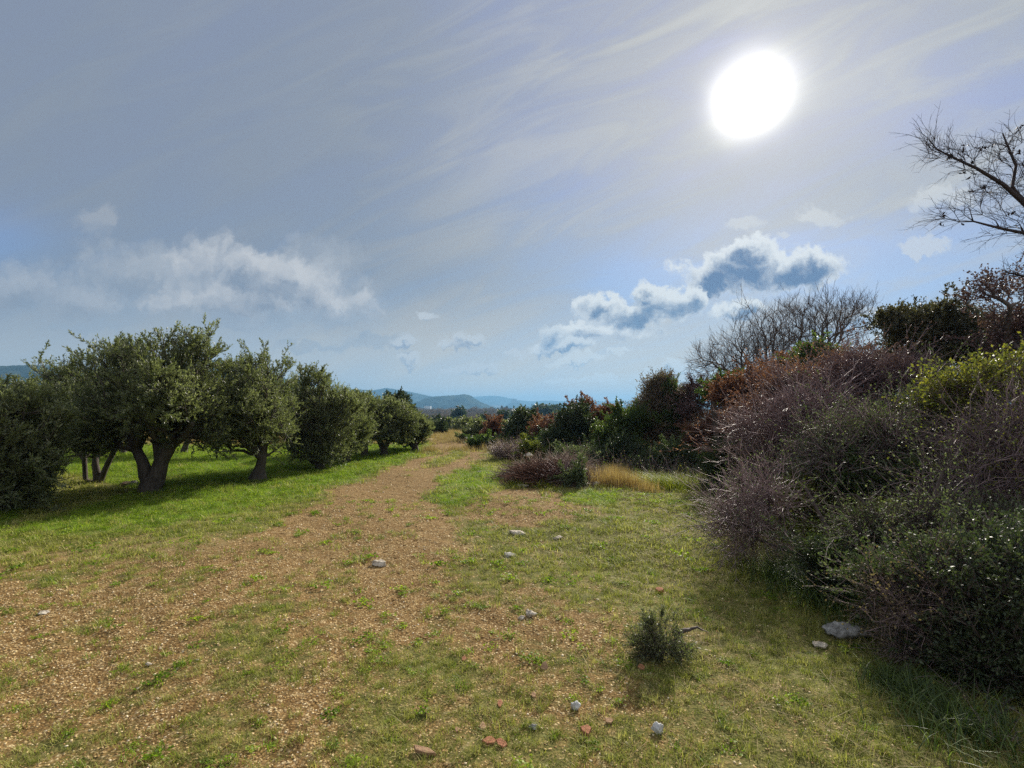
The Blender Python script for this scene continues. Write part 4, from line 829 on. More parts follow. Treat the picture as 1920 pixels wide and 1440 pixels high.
sherd('orange brick slab behind the little shrub', 1237, 1103, 19, 6, 13, thick=.03, rz=-.2)

# brushwood pile: cut branches thrown on a heap
def heap(label, name, px, py, Y, w, h, d, n, seed, m_, Lr=(.35, 1.1), r=.006, lie=.35):
    rng = np.random.default_rng(seed); g = at(px, py, Y); base = Vector((g.x, g.y, float(hgt(g.x, g.y))))
    th = rng.uniform(0, 2 * pi, n); rr = rng.uniform(0, 1, n) ** .55; x = np.cos(th) * rr * w; y = np.sin(th) * rr * d
    z = h * (1 - rr ** 2) * rng.uniform(.15, 1, n) ** .5 * (1 + .25 * vnoise(np.stack([x, y, 0 * x], 1), 4, seed)) + .02
    az = rng.normal(0, .9, n) + np.where(rng.uniform(size=n) < .3, pi / 2, 0); el = rng.normal(.08, lie, n)
    D_ = np.stack([np.cos(az) * np.cos(el), np.sin(az) * np.cos(el), np.sin(el)], 1); L = rng.uniform(*Lr, (n, 1)) * rng.choice([.5, 1, 1], (n, 1))
    cur = np.stack([x, y, z], 1) - D_ * L / 2; rad = r * rng.uniform(.4, 1.6, n) ** 1.3
    parts = []; ti = rng.uniform(0, 1, n)
    for k in range(5):
        nx = cur + D_ * L / 5; cur[:, 2] = np.maximum(cur[:, 2], .01); nx[:, 2] = np.maximum(nx[:, 2], .01)
        V, Q = sticks(cur, nx, rad * (1 - .13 * k), rad * (1 - .13 * (k + 1)), 5); parts.append((V, Q, 0, np.repeat(ti, 10)))
        a, m2, b2 = twigs(nx, D_, .16, rng, .9, .1, 1)
        V, Q = sticks(a, b2, rad * .4, rad * .2, 3); parts.append((V, Q, 0, np.repeat(ti, 6)))
        D_ = unit(D_ + rnd_dirs(rng, n) * .22); cur = nx
    V, Fs, Ms, Ti = join(parts)
    o = obj(name, mesh_of(name, V, Fs, m_, tint=Ti), loc=base); return o, base
M_rb = bark_mat('red_brown_brushwood', (0.05, 0.025, 0.018), (0.24, 0.13, 0.095), 24, 0.9, .1, .3)
o1, b1 = heap('', 'brushwood', 1060, 905, 10.7, .60, .42, .5, 1500, 201, M_brush)
e = empty('brushwood_pile', b1, 'heap of cut reddish and grey branches with stones at its foot', 'brushwood pile')
for q in [(1048, 905, 11.0, .72, .68, .55, 1500, 201, M_brush, 'upper_branches'), (1000, 908, 10.8, .55, .42, .4, 1100, 202, M_rb, 'dark_branches'), (985, 888, 12.2, 1.0, .42, .5, 1100, 203, M_twig, 'grey_branches'), (1055, 910, 10.5, .38, .22, .25, 380, 204, M_twig, 'fine_branches')]:
    pass
o1.parent = e; o1.location = (0, 0, 0); o1['kind'] = 'stuff'
for q in [('dark_branches', 1012, 908, 10.4, .50, .29, .4, 1300, 202, M_rb), ('grey_branches', 1010, 890, 11.3, .85, .27, .5, 900, 203, M_brush), ('fine_branches', 1055, 911, 10.25, .4, .22, .25, 380, 204, M_twig)]:
    o, b_ = heap('', *q[:9], q[9]); o.parent = e; o.location = b_ - b1; o['kind'] = 'stuff'
bush('evergreen_bush', 'grey green sprig growing out of the right foot of the brushwood', 'bush', (1076, 916), [(1076, 900, 16, 9), (1085, 895, 9, 9)], 200, M_glossy, 210, size=(.045, .022), L=.16, tint_lo=.3)

# little grey-leaved shrub on the turf, with a cut stump
bush('small_shrub', 'little dark grey leaved shrub standing alone on the turf', 'shrub', (1238, 1236), [(1222, 1180, 14, 24), (1252, 1174, 12, 22), (1230, 1208, 36, 17), (1266, 1216, 26, 16), (1240, 1224, 44, 11)], 420, M_olive, 211, size=(.017, .006), per=5, L=.09, k=2, root=.012, gap=.4, gs=14, twr=.0011,
     stems=[[(0, 0, -.01, .012), (-.02, 0, .06, .008)], [(0, 0, -.01), (.04, 0, .07, .007)]], thr=.004, tip=.0012, zmin=.01, shoots=(60, .10))
g = gpt(1272, 1212); e = empty('dead_stump', g, 'blackened dead stump with a forked stick at the foot of the little shrub', 'stump')
Pn = np.array([(0, 0, -.02), (0, 0, .05), (.02, 0, .09), (-.03, .02, .07), (.08, 0, .10), (.13, .0, .115), (.16, -.02, .10), (.03, -.02, .02), (.05, -.04, .01)]); par = np.array([-1, 0, 1, 1, 2, 4, 5, 0, 7])
V, Q = limbs(Pn, par, np.array([.03, .028, .02, .018, .012, .009, .004, .015, .008]), 8, None, .25, 5)
obj('stump', mesh_of('stump', V, [Q], M_dark, tint=np.full(len(V), .4)), e)
A = np.array([(.13, 0, .115), (.02, -.02, .06), (-.06, -.03, .05)]); Bq = np.array([(.20, -.01, .085), (-.10, -.07, .02), (.05, -.08, .03)])
for j in range(3):
    V, Q = sticks(A[j:j + 1], Bq[j:j + 1], .004, .002, 5); obj('stick', mesh_of('stick', V, [Q], M_twig, tint=np.full(len(V), .8)), e)

# ------------------------------------------------------------------ ground cover
def blades(n, h, w, spread, rng, lean=.5, flat=0.0, segs=3):
    """a tuft: n curved tapered blades"""
    az = rng.uniform(0, 2 * pi, n); b0 = np.stack([rng.normal(0, spread, n), rng.normal(0, spread, n), np.zeros(n) - .004], 1)
    hh = h * rng.uniform(.45, 1.15, n); ln = lean * rng.uniform(.3, 1.4, n) + flat
    dirh = np.stack([np.cos(az), np.sin(az), 0 * az], 1); side = np.stack([-np.sin(az), np.cos(az), 0 * az], 1) * (w / 2)
    rows = []
    for k in range(segs + 1):
        s = k / segs; ww = (1 - s ** 1.6) if k < segs else 0.06
        c = b0 + dirh * (hh * ln * s ** 1.7)[:, None] + np.array([0, 0, 1.0]) * (hh * s * np.maximum(1 - .35 * ln * s, .1))[:, None]
        rows.append(np.stack([c - side * ww, c + side * ww], 1))
    V = np.stack(rows, 1).reshape(n, -1, 3); m = V.shape[1]
    q = np.array([[2 * k, 2 * k + 1, 2 * k + 3, 2 * k + 2] for k in range(segs)])
    return V.reshape(-1, 3), (q[None] + (np.arange(n) * m)[:, None, None]).reshape(-1, 4), np.repeat(rng.uniform(0, 1, n), m)
def proto_coll(name, meshes):
    c = bpy.data.collections.new(name)
    for i, me in enumerate(meshes):
        o = bpy.data.objects.new(f'{name}_{chr(97 + i)}', me); c.objects.link(o)
    return c
def scatter(name, label, cat, P, rot, scl, idx, coll):
    me = bpy.data.meshes.new(name); n = len(P); me.vertices.add(n); me.vertices.foreach_set('co', np.asarray(P, np.float32).ravel())
    a = me.attributes.new('rot', 'FLOAT_VECTOR', 'POINT'); a.data.foreach_set('vector', np.asarray(rot, np.float32).ravel())
    a = me.attributes.new('scl', 'FLOAT_VECTOR', 'POINT'); a.data.foreach_set('vector', np.asarray(scl, np.float32).ravel())
    a = me.attributes.new('idx', 'INT', 'POINT'); a.data.foreach_set('value', np.asarray(idx, np.int32))
    o = obj(name, me); setting(o, 'stuff', label, cat)
    ng = bpy.data.node_groups.new(name, 'GeometryNodeTree'); ng.interface.new_socket('Geometry', in_out='INPUT', socket_type='NodeSocketGeometry'); ng.interface.new_socket('Geometry', in_out='OUTPUT', socket_type='NodeSocketGeometry')
    N, L = ng.nodes, ng.links
    gi, go = N.new('NodeGroupInput'), N.new('NodeGroupOutput'); ip = N.new('GeometryNodeInstanceOnPoints'); ci = N.new('GeometryNodeCollectionInfo')
    ci.inputs[0].default_value = coll; ci.inputs['Separate Children'].default_value = True; ci.inputs['Reset Children'].default_value = True
    def na(nm, ty):
        x = N.new('GeometryNodeInputNamedAttribute'); x.data_type = ty; x.inputs[0].default_value = nm; return x.outputs[0]
    e2r = N.new('FunctionNodeEulerToRotation'); L.new(na('rot', 'FLOAT_VECTOR'), e2r.inputs[0])
    L.new(gi.outputs[0], ip.inputs['Points']); L.new(ci.outputs[0], ip.inputs['Instance']); ip.inputs['Pick Instance'].default_value = True
    L.new(na('idx', 'INT'), ip.inputs['Instance Index']); L.new(e2r.outputs[0], ip.inputs['Rotation']); L.new(na('scl', 'FLOAT_VECTOR'), ip.inputs['Scale']); L.new(ip.outputs[0], go.inputs[0])
    md = o.modifiers.new('scatter', 'NODES'); md.node_group = ng; return o
def wedge(n, y0, y1, rng, k=1.12, pad=.8):
    """random ground points between two distances, about uniform per square metre"""
    y = np.sqrt(rng.uniform(y0 ** 2, y1 ** 2, n)); x = rng.uniform(-1, 1, n) * (k * y + pad); return x, y
def area(y0, y1, k=1.12, pad=.8): return k * (y1 ** 2 - y0 ** 2) + 2 * pad * (y1 - y0)
M_turf = leaf_mat('short_turf_blade', [(0.0, (0.09, 0.11, 0.020)), (0.4, (0.21, 0.23, 0.045)), (0.7, (0.36, 0.35, 0.09)), (1.0, (0.62, 0.53, 0.27))], .6, .2, .35, 1.2, inst=True)
M_lush = leaf_mat('lush_grass_blade', [(0.0, (0.06, 0.105, 0.010)), (0.5, (0.16, 0.24, 0.02)), (1.0, (0.36, 0.42, 0.05))], .5, .25, .45, 1.35, inst=True)
M_straw = leaf_mat('straw', [(0.0, (0.20, 0.13, 0.055)), (0.5, (0.36, 0.26, 0.12)), (1.0, (0.55, 0.45, 0.27))], .7, .2, .35, 1.0, inst=True)
M_gold = leaf_mat('golden_dry_grass', [(0.0, (0.18, 0.11, 0.05)), (0.5, (0.38, 0.25, 0.12)), (1.0, (0.58, 0.43, 0.24))], .7, .2, .4, 1.0)
M_tus = leaf_mat('tussock_grass', [(0.0, (0.08, 0.11, 0.012)), (0.5, (0.20, 0.24, 0.025)), (1.0, (0.42, 0.38, 0.08))], .5, .25, .45, 1.25)
rg = np.random.default_rng(5)
def tuft(n, h, w, sp, m_, lean=.5, flat=0.0, segs=3):
    V, Q, ti = blades(n, h, w, sp, rg, lean, flat, segs); return mesh_of('tuft', V, [Q], m_, tint=ti)
turf = proto_coll('turf_tuft', [tuft(20, .036, .0034, .016, M_turf, .9) for _ in range(5)] + [tuft(14, .055, .0034, .014, M_turf, .8) for _ in range(3)])
turf2 = proto_coll('turf_clump', [tuft(30, .055, .0065, .045, M_turf, 1.0, segs=2) for _ in range(6)])
def clover(n, h, sp):
    b = np.stack([rg.normal(0, sp, n), rg.normal(0, sp, n), h * rg.uniform(.5, 1.1, n)], 1); d = unit(rnd_dirs(rg, n) * np.array([1, 1, .35]) + 1e-6)
    V, Ft = leaf_quads(np.repeat(b, 3, 0), np.concatenate([unit(rnd_dirs(rg, 1) * np.array([1, 1, .2])).repeat(1, 0) for _ in range(3 * n)]), .016, .013, rg, .1); return mesh_of('clover', V, [Ft], M_lush, tint=np.repeat(rg.uniform(0, 1, 3 * n), 4))
lush = proto_coll('lush_tuft', [tuft(26, .13, .0055, .045, M_lush, .8) for _ in range(4)] + [tuft(30, .08, .007, .05, M_lush, 1.0) for _ in range(3)] + [clover(40, .07, .06) for _ in range(2)])
weed = proto_coll('weed_tuft', [tuft(26, .05, .0045, .02, M_lush, 1.2) for _ in range(3)] + [clover(22, .025, .03) for _ in range(3)])
straw = proto_coll('straw_stalk', [tuft(3, .16, .0022, .02, M_straw, 1.6, 1.2) for _ in range(4)] + [tuft(9, .06, .0022, .03, M_straw, 1.3, .5) for _ in range(3)])
dryt = proto_coll('dry_tuft', [tuft(30, .22, .008, .07, M_straw, .7) for _ in range(4)])
def pebble_mesh(seed, m_):
    return rock_mesh('pebble', 1, .8, .5, seed, 1, .6, m_)
m, t = mat('gravel_pebble'); oi = t.n.new('ShaderNodeObjectInfo').outputs['Random']; tc = t.n.new('ShaderNodeTexCoord').outputs['Object']
finish(t, princ(t, t.mix(t.m('MULTIPLY', t.noise(tc, 2.5, 3), .45), t.ramp(oi, [(0, (0.17, 0.10, 0.035)), (0.3, (0.37, 0.255, 0.105)), (0.65, (0.54, 0.41, 0.19)), (.9, (0.68, 0.55, 0.31)), (1, (0.74, 0.66, 0.50))]), (0.26, 0.14, 0.06)), 0.9, 0.15))
M_peb = m
peb = proto_coll('pebble', [pebble_mesh(k, M_peb) for k in range(8)])
def put(name, label, cat, coll, k_, y0, y1, dens, prob, smin, smax, rng, dz=0.0, tiltmax=.15, flatz=1.0, pw=1.0, pad=.8):
    n = int(dens * area(y0, y1, 1.12, pad)); x, y = wedge(n, y0, y1, rng, 1.12, pad); mk = masks(x, y)
    keep = rng.uniform(size=n) < prob(mk, x, y); x, y = x[keep], y[keep]; n = len(x)
    s = smin + (smax - smin) * rng.uniform(0, 1, n) ** pw
    z = hgt(x, y) + sstep(14, 6, y) * .010 * (vn2(x, y, 6, 21) + .7 * vn2(x, y, 14, 22)) - .035 * mk[0][keep] * sstep(8, 13, y) + dz
    rot = np.stack([rng.uniform(-tiltmax, tiltmax, n), rng.uniform(-tiltmax, tiltmax, n), rng.uniform(0, 2 * pi, n)], 1)
    sc = np.stack([s, s * rng.uniform(.8, 1.2, n), s * flatz * rng.uniform(.75, 1.2, n)], 1)
    return dict(P=np.stack([x, y, z], 1), rot=rot, scl=sc, idx=rng.integers(0, k_, n))
def put_all(name, label, cat, coll, k_, sets):
    d = {k: np.concatenate([s[k] for s in sets]) for k in ('P', 'rot', 'scl', 'idx')}; print(name, len(d['P']))
    return scatter(name, label, cat, d['P'], d['rot'], d['scl'], d['idx'], coll)
def clump(x, y, s, seed): return vn2(x, y, s, seed)
R = np.random.default_rng(77)
gp = lambda mk, x, y: np.clip(mk[0] * 1.3 * (0.8 + .4 * clump(x, y, 3, 41)) + .17, 0, 1) * (1 - mk[1]) * np.where(x > 1.3 + .25 * y, .3, 1)
put_all('gravel', 'pale angular gravel strewn over the red soil and turf', 'gravel', peb, 8, [
    put('', '', '', peb, 8, 1.5, 3.2, 2600, gp, .004, .0125, R, 0, .5, pw=1.5), put('', '', '', peb, 8, 3.2, 5.5, 1100, gp, .006, .017, R, 0, .5, pw=1.4),
    put('', '', '', peb, 8, 5.5, 9, 330, gp, .009, .024, R, 0, .5), put('', '', '', peb, 8, 9, 18, 50, gp, .016, .036, R, 0, .5)])
tp = lambda mk, x, y: np.clip((1.05 - mk[0] * 1.2) * (.62 + .45 * clump(x, y, 5, 42) + .3 * clump(x, y, 14, 43)), 0.02, 1) * (1 - .6 * mk[1])
put_all('short_turf', 'short olive green turf worn thin by wheels', 'grass', turf, 8, [
    put('', '', '', turf, 8, 1.5, 3.2, 1500, tp, .55, 1.15, R), put('', '', '', turf, 8, 3.2, 5.2, 620, tp, .8, 1.5, R)])
put_all('short_turf', 'short olive turf farther up the clearing', 'grass', turf2, 6, [
    put('', '', '', turf2, 6, 5.0, 9, 170, tp, .8, 1.5, R), put('', '', '', turf2, 6, 9, 20, 45, tp, 1.2, 2.4, R)])
lp = lambda mk, x, y: np.clip(mk[1] * (.75 + .5 * clump(x, y, 4, 44)), 0, 1)
put_all('lush_grass', 'bright rank green grass and clover under the olives', 'grass', lush, 9, [
    put('', '', '', lush, 9, 4.5, 9, 210, lp, .35, .9, R), put('', '', '', lush, 9, 9, 15, 100, lp, .6, 1.2, R), put('', '', '', lush, 9, 15, 24, 40, lp, .9, 1.7, R)])
wp = lambda mk, x, y: np.clip(.05 + .45 * sstep(.3, 1.3, clump(x, y, 2.7, 45) + .35 * clump(x, y, 8, 46)) * (1 - mk[0] * .5), 0, 1)
put_all('green_weeds', 'fresh green weed tufts dotted through the turf', 'weeds', weed, 6, [put('', '', '', weed, 6, 1.5, 4, 420, wp, .5, 1.1, R), put('', '', '', weed, 6, 4, 9, 110, wp, .9, 1.7, R)])
sp_ = lambda mk, x, y: np.clip(.14 + mk[2] * .9 + .35 * sstep(.4, 1.4, x), 0, 1)
put_all('straw', 'dry pale stalks lying in the grass', 'straw', straw, 7, [put('', '', '', straw, 7, 1.5, 4, 230, sp_, .4, 1.1, R), put('', '', '', straw, 7, 4, 10, 110, sp_, .7, 1.6, R)])
dp = lambda mk, x, y: sstep(16, 20, y) * sstep(.0, .5, clump(x, y, .8, 47) + .6) * (1 - mk[0] * .8) * (1 - mk[1])
put_all('dry_field_grass', 'pale yellow dry grass of the field at the end of the track', 'grass', dryt, 4, [put('', '', '', dryt, 4, 16, 34, 22, dp, .6, 1.5, R)])

def tussock(name, label, px, py, n, h, spread, m_, seed, w=.006, lean=.5, cat='grass clump', group=None, Y=None):
    rng = np.random.default_rng(seed); g = gpt(px, py); V, Q, ti = blades(n, h, w, spread, rng, lean, 0, 4)
    return tag(obj(name, mesh_of(name, V, [Q], m_, tint=ti), loc=g), label, cat, group)
for i, (px, py, n, h, s, lb) in enumerate([(1130, 913, 520, .46, .14, 'golden dry grass clump touching the rocks'), (1156, 914, 640, .48, .15, 'tallest golden dry grass clump, middle of the three'), (1184, 914, 560, .42, .15, 'golden dry grass clump beside the green tussocks'), (1148, 900, 520, .46, .15, 'golden dry grass clump at the back, behind the tallest'), (1215, 922, 420, .28, .13, 'short straw coloured clump in front of the green tussocks')]):
    tussock('dry_grass_clump', lb, px, py, n, h, s, M_gold, 300 + i, .005, .45)
for i, (px, py, n, h, s, lb) in enumerate([(1205, 905, 700, .34, .22, 'yellow green tussock at the back left of the clearing corner'), (1240, 910, 900, .38, .22, 'brightest green drooping tussock'), (1276, 912, 800, .36, .22, 'green tussock with straw coloured right flank'),
        (1310, 905, 600, .30, .25, 'dull green tussock under the pale flecked bush'), (1510, 1008, 1400, .5, .22, 'sunlit yellow tussock glowing under the bare shrub'), (1560, 1015, 600, .38, .2, 'smaller yellow tussock right of the glowing one'),
        (1475, 1090, 900, .24, .15, 'dark green grass tussock at the foot of the leaning shrub'), (1560, 1130, 700, .26, .22, 'dark grass tussock left of the ground hugging sprigs'), (1800, 1370, 500, .2, .14, 'shaded grass tussock in the lower right corner'), (1700, 1290, 800, .14, .10, 'shaded tuft under the lower right evergreen'),
        (970, 912, 350, .22, .12, 'grey green tuft left of the brushwood foot'), (1020, 914, 400, .2, .13, 'pale tuft in front of the brushwood')]):
    tussock('grass_tussock', lb, px, py, n, h, s, M_tus if i not in (6, 7, 8, 9) else M_green, 320 + i, .006, 1.0)

# ------------------------------------------------------------------ the plain beyond
rf = np.random.default_rng(9)
def blob_bush(n, h, w, leaf, m_, seed, stickm=None):
    rng = np.random.default_rng(seed); q = rnd_dirs(rng, n) * rng.uniform(.35, 1, (n, 1)) ** .5; q[:, 2] = np.abs(q[:, 2]); P0 = q * np.array([w, w, h]) * (1 + .3 * vnoise(q, 3, seed))[:, None]
    V, Ft = leaf_quads(P0, unit(q + rnd_dirs(rng, n) * .9), leaf, leaf * .5, rng); ti = np.repeat(rng.uniform(0, 1, n), 4)
    if not stickm: return mesh_of('scrub', V, [Ft], m_, tint=ti)
    a = np.zeros((n // 2, 3)); b = P0[:n // 2] * 1.1; V2, Q2 = sticks(b * .35, b, .02, .008); V2s, Fs, Ms, Ti = join([(V, Ft, 0, ti), (V2, Q2, 1, .5)]); return mesh_of('scrub', V2s, Fs, [m_, stickm], Ms, tint=Ti)
M_scrubg = leaf_mat('grey_green_scrub_leaf', [(0, (0.03, 0.042, 0.022)), (.5, (0.07, 0.085, 0.05)), (1, (0.14, 0.15, 0.095))], .7, .2, .15, 1, inst=True)
M_scrubb = leaf_mat('bare_brown_scrub_twig', [(0, (0.09, 0.066, 0.05)), (.5, (0.17, 0.128, 0.10)), (1, (0.28, 0.22, 0.18))], .8, .1, .15, 1, inst=True)
sc_b = proto_coll('brown_scrub', [blob_bush(700, 2.6, 2.0, .42, M_scrubb, k, M_twig) for k in range(4)])
sc_g = proto_coll('grey_scrub', [blob_bush(800, 2.0, 1.9, .32, M_scrubg, k + 10) for k in range(4)])
def plain(coll, y0, y1, n, s0, s1, prob, dz=-.3):
    x, y = wedge(n, y0, y1, rf, 1.2, 10); k = rf.uniform(size=n) < prob(x, y); x, y = x[k], y[k]; n = len(x); s = rf.uniform(s0, s1, n)
    return dict(P=np.stack([x, y, hgt(x, y) + dz], 1), rot=np.stack([0 * x, 0 * x, rf.uniform(0, 6.28, n)], 1), scl=np.stack([s, s, s * rf.uniform(.7, 1.1, n)], 1), idx=rf.integers(0, 4, n))
gz = lambda x, y: sstep(.1, .5, vn2(x, y, .035, 60) + .8 * sstep(130, 55, y) - .1)
put_all('brown_woodland', 'brown leafless woodland covering the plain below the hills', 'woodland', sc_b, 4, [
    plain(sc_b, 52, 160, 3600, .8, 1.5, lambda x, y: 1 - gz(x, y)), plain(sc_b, 160, 480, 9000, 1.2, 2.2, lambda x, y: 1 - .6 * gz(x, y)), plain(sc_b, 480, 1700, 12000, 2.5, 4.5, lambda x, y: 1 - .5 * gz(x, y), -1)])
put_all('grey_green_scrub', 'grey green olive scrub at the near side of the plain', 'scrub', sc_g, 4, [plain(sc_g, 37, 52, 420, .3, .52, lambda x, y: 0 * x + .85), plain(sc_g, 52, 160, 3000, .8, 1.5, gz), plain(sc_g, 160, 1500, 5000, 1.4, 3.2, lambda x, y: .5 * gz(x, y))])
def far_bush(label, px, py_top, py_base, Y, wpx, m_, seed, name='round_bush', cat='bush', hole=.25, leaf=.3):
    g = at(px, py_base, Y); z = float(hgt(g.x, Y)); top = at(px, py_top, Y).z; H = (top - z) * .86; w = wpx * Y / F / 2
    base = Vector((g.x, Y, z))
    lob = [(np.array([0, 0, H * .6]), np.array([w, w, H * .42])), (np.array([w * .4, 0, H * .5]), np.array([w * .7, w * .7, H * .38])), (np.array([-w * .4, 0, H * .45]), np.array([w * .6, w * .6, H * .35]))]
    k = Y / 25.0
    return plant(name, label, cat, base, lob, 320, bark=M_dark, leafmat=m_, root=.05 * k, tip=.01 * k, size=(.16 * k, .09 * k), per=8, tw=dict(L=.35 * k, k=2, spread=.9, up=.3), seed=seed, gap=hole, twr=.006 * k, shoots=(8, .25 * k),
                 stems=[[(0, 0, -.2), (0, 0, H * .3)]], group='separate bushes and trees out on the plain')
for i, q in enumerate([('wide grey green bush at the far end of the field', 875, 787, 815, 44, 52, M_olive), ('grey green bush left of the wide one at the field end', 842, 792, 815, 46, 34, M_olive), ('low grey green bush right of the wide one at the field end', 915, 795, 815, 46, 46, M_olive),
        ('grey green bush close behind the thicket tip', 950, 790, 814, 50, 40, M_olive), ('dark round tree on the plain left of the near hill', 818, 766, 800, 75, 22, M_ever), ('slim black tree under the dark round one on the plain', 809, 776, 805, 62, 10, M_ever), ('small dark lone tree on the brown plain', 861, 770, 779, 210, 7, M_ever),
        ('dark tree on the plain beneath the castle hill', 943, 771, 790, 140, 14, M_ever), ('squat dark bush in the middle of the plain', 845, 780, 792, 110, 14, M_ever), ('dark spreading tree right of the castle hill', 972, 768, 786, 160, 26, M_ever), ('squat dark bush on the plain near the wide field bush', 908, 779, 792, 120, 18, M_ever),
        ('long low dark grove edge tree by the sea glint', 1022, 765, 778, 260, 30, M_ever), ('dark grove tree left of the sea glint', 1008, 766, 777, 300, 16, M_ever), ('grove tree nearest the sea glint', 1040, 764, 777, 300, 10, M_ever)]):
    far_bush(*q, 400 + i, hole=.3)
M_cyp = M_ever
for i, (px, top, bs, lb) in enumerate([(941, 761, 771, 'shortest cypress, leftmost of the row below the castle'), (945, 764, 771, 'stubby cypress second in the row below the castle'), (950, 762, 772, 'tallest slender cypress under the castle'), (957, 766, 772, 'small cypress at the right end of the row below the castle')]):
    Y = 900; g = at(px, bs, Y); z = float(hgt(g.x, Y)); H = at(px, top, Y).z - z
    plant('cypress_tree', lb, 'cypress', Vector((g.x, Y, z)), [(np.array([0, 0, H * .5]), np.array([1.5, 1.5, H * .5]))], 160, bark=M_dark, leafmat=M_ever, stems=[[(0, 0, -1), (0, 0, H * .4)]], root=.3, tip=.1, size=(1.6, .8), per=6, tw=dict(L=1.2, k=2, up=.6), twr=.06, seed=450 + i, gap=.05, shoots=(8, 1.0), group='cypresses far out on the plain')
# far white buildings, castle and town
def mm(name, col, rough=.9):
    m, t = mat(name); finish(t, princ(t, col, rough, .2)); return m
M_wall, M_roof, M_dk, M_st = mm('white_render', (.75, .75, .72)), mm('clay_roof', (.35, .16, .1)), mm('window_dark', (.03, .035, .04)), mm('castle_stone', (.28, .26, .22))
def box(name, c, s, m_, parent):
    bm = bmesh.new(); bmesh.ops.create_cube(bm, size=1); 
    for v in bm.verts: v.co = Vector((v.co.x * s[0], v.co.y * s[1], v.co.z * s[2])) + Vector(c)
    me = bpy.data.meshes.new(name); bm.to_mesh(me); bm.free(); me.materials.append(m_); return obj(name, me, parent)
def house(label, px, py, Y, wpx, hpx, flat=False):
    g = at(px, py, Y); z = float(hgt(g.x, Y)); k = Y / F; w, h = wpx * k, at(px, py - hpx, Y).z - z; e = empty('farm_building', Vector((g.x, Y, z)), label, 'building')
    box('wall', (0, 0, h * .45), (w, w * .6, h * .9), M_wall, e)
    if flat: box('roof', (0, 0, h * .94), (w * 1.03, w * .63, h * .08), M_wall, e)
    else:
        V = [(-w * .53, -w * .33, h * .9), (w * .53, -w * .33, h * .9), (w * .53, w * .33, h * .9), (-w * .53, w * .33, h * .9), (-w * .53, 0, h * 1.12), (w * .53, 0, h * 1.12)]
        obj('roof', mesh_of('roof', V, [np.array([[0, 1, 5, 4], [2, 3, 4, 5], [3, 2, 1, 0]]), np.array([[0, 4, 3], [1, 2, 5]])], M_roof, smooth=False), e)
    for j in range(3): box('window', (w * (-.3 + .3 * j), -w * .3 - .05, h * .5), (w * .1, .1, h * .25), M_dk, e)
house('long white shed with a flat roof below the near hill', 802, 766, 1500, 12, 5, True)
house('smaller white house left of the long shed', 776, 764, 1700, 5, 3.5)
g = at(964, 757, 3980); e = empty('hilltop_castle', Vector((g.x, 3980, g.z - 12)), 'square ruined castle with a stepped wall on the hazy hilltop', 'castle')
k = 3980 / F
box('keep', (0, 0, 26), (9.5 * k, 50, 50), M_st, e); box('wall', (7.5 * k, 0, 16), (5.4 * k, 40, 34), M_st, e); box('tower', (10.8 * k, 0, 22), (1.2 * k, 20, 44), M_st, e)
bx_ = []
for j in range(7): box('battlement', ((-4.3 + 1.4 * j) * k, -24.6, 52.5), (.7 * k, .6, 5), M_st, e)
for j, (px, w, h) in enumerate([(921, 2.5, 4), (924.5, 3, 5), (928.5, 3, 4), (932.5, 3.4, 5.2), (936.5, 3, 4.4), (940.5, 3.2, 5), (944, 2.6, 4)]):
    g = at(px, 764, 3900); zz = g.z - 30; kk = 3900 / F; e = empty('town_house', Vector((g.x, 3900 + 20 * (j % 3), zz)), ['low pale block at the left end of the far town', 'second far town block, higher than its left neighbour', 'low far town block third from the left', 'tallest far town block in the middle of the row', 'far town block right of the tallest', 'tall far town block next to the castle slope', 'narrow last far town block at the castle slope'][j], 'building', 'hazy blocks of the far town')
    hh = 30 + h * kk * .85; box('wall', (0, 0, hh / 2), (w * kk, 14, hh), M_wall, e); box('roof', (0, 0, hh + 1), (w * kk * 1.05, 15, 2.2), M_roof, e)

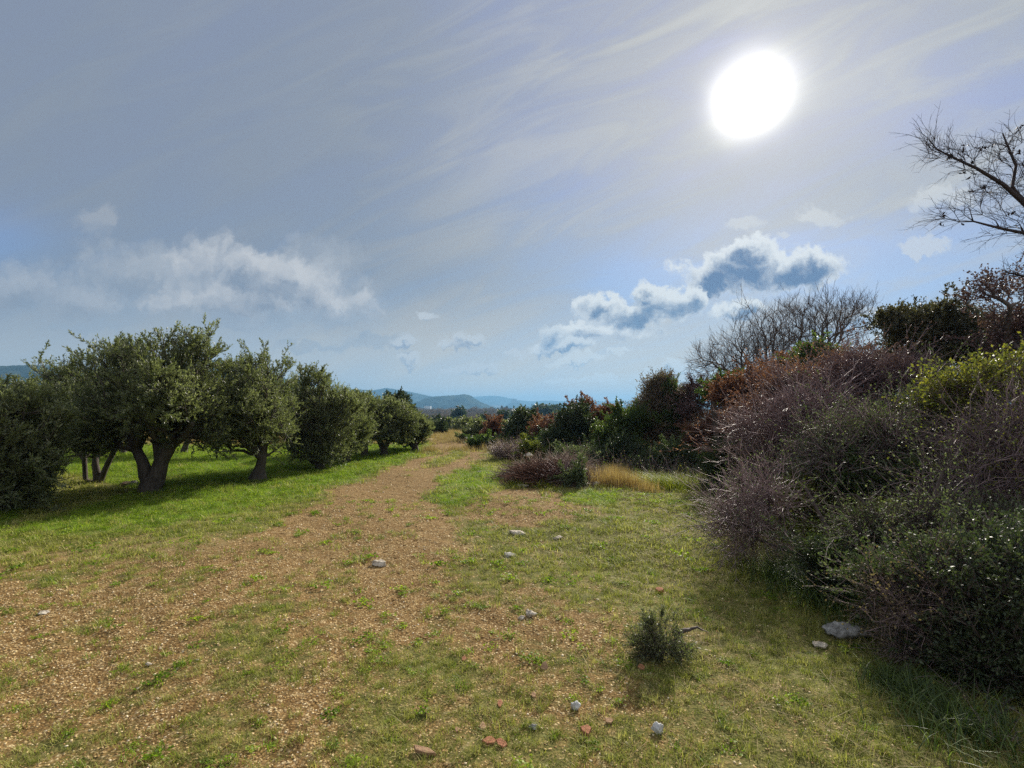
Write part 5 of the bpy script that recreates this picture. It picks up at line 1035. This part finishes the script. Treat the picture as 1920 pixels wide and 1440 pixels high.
# brambles, ivy and dead stems along the foot of the thicket
edge = np.array([[*G(*q)[:2]] for q in [(2100, 1470), (1880, 1400), (1690, 1245), (1620, 1160), (1560, 1105), (1470, 1050), (1420, 985), (1350, 935), (1290, 915), (1200, 900), (1130, 892), (1040, 874), (960, 852), (900, 838)]])
def sprig(n, L, leafL, m_, stickm, seed, per=7, lean=.7):
    r_ = np.random.default_rng(seed); A = np.concatenate([r_.normal(0, .03, (n, 2)), np.zeros((n, 1))], 1); d = unit(np.stack([r_.normal(0, lean, n), r_.normal(0, lean, n), np.ones(n)], 1)); ln = L * r_.uniform(.4, 1.2, (n, 1))
    M_ = A + d * ln * .5; B = M_ + unit(d + rnd_dirs(r_, n) * .5 + np.array([0, 0, -.25])) * ln * .5
    V1, Q1 = sticks(A, M_, .003, .0024); V2, Q2 = sticks(M_, B, .0024, .0012); ps = [(V1, Q1, 0, .5), (V2, Q2, 0, .5)]
    if per:
        Lp, Ld = along(A, M_, B, per, r_, .1); V3, F3 = leaf_quads(Lp, unit(Ld + rnd_dirs(r_, len(Lp)) * .9), leafL, leafL * .55, r_); ps.append((V3, F3, 1, np.repeat(r_.uniform(0, 1, len(Lp)), 4)))
    V, Fs, Ms, Ti = join(ps); return mesh_of('sprig', V, Fs, [stickm, m_], Ms, tint=Ti)
spr = proto_coll('undergrowth_sprig', [sprig(7, .28, .030, M_glossy, M_dark, 1), sprig(6, .32, .034, M_green, M_dark, 2), sprig(8, .24, .026, M_ever, M_dark, 3), sprig(9, .42, .02, M_brown, M_twig, 4, 2), sprig(10, .45, .02, M_brown, M_twig, 5, 0, .9), sprig(6, .3, .028, M_yellow, M_twig, 6, 4), tuft(26, .26, .006, .04, M_tus, .9), tuft(26, .22, .006, .04, M_straw, .8)])
n = 26000; x, y = wedge(n, 1.4, 20, R, 1.3, 1.5); d, side = seg_dist(x, y, edge)
ins = np.where(side < 0, d, -d)      # metres inside the thicket
p = sstep(-.25, .15, ins + .22 * vn2(x, y, 2.5, 71)) * sstep(2.6, 1.2, ins) * np.interp(y, [2, 6, 12, 20], [1, .8, .4, .25]); k = R.uniform(size=n) < p; x, y, ins = x[k], y[k], ins[k]; n = len(x)
s_ = R.uniform(.45, 1.25, n) * np.interp(y, [2, 6, 14], [.75, 1.0, 1.5]) * np.interp(ins, [-.3, .5], [.5, 1.1])
ix = np.clip((R.uniform(0, 1, n) * .55 + .45 * (.5 + .5 * vn2(x, y, 1.4, 72))) * 8, 0, 7).astype(int)
print('undergrowth', n)
scatter('undergrowth', 'brambles, ivy sprigs and dead stems along the foot of the thicket', 'undergrowth', np.stack([x, y, hgt(x, y)], 1), np.stack([R.uniform(-.25, .25, n), R.uniform(-.25, .25, n), R.uniform(0, 6.28, n)], 1), np.stack([s_, s_, s_], 1), ix, spr)
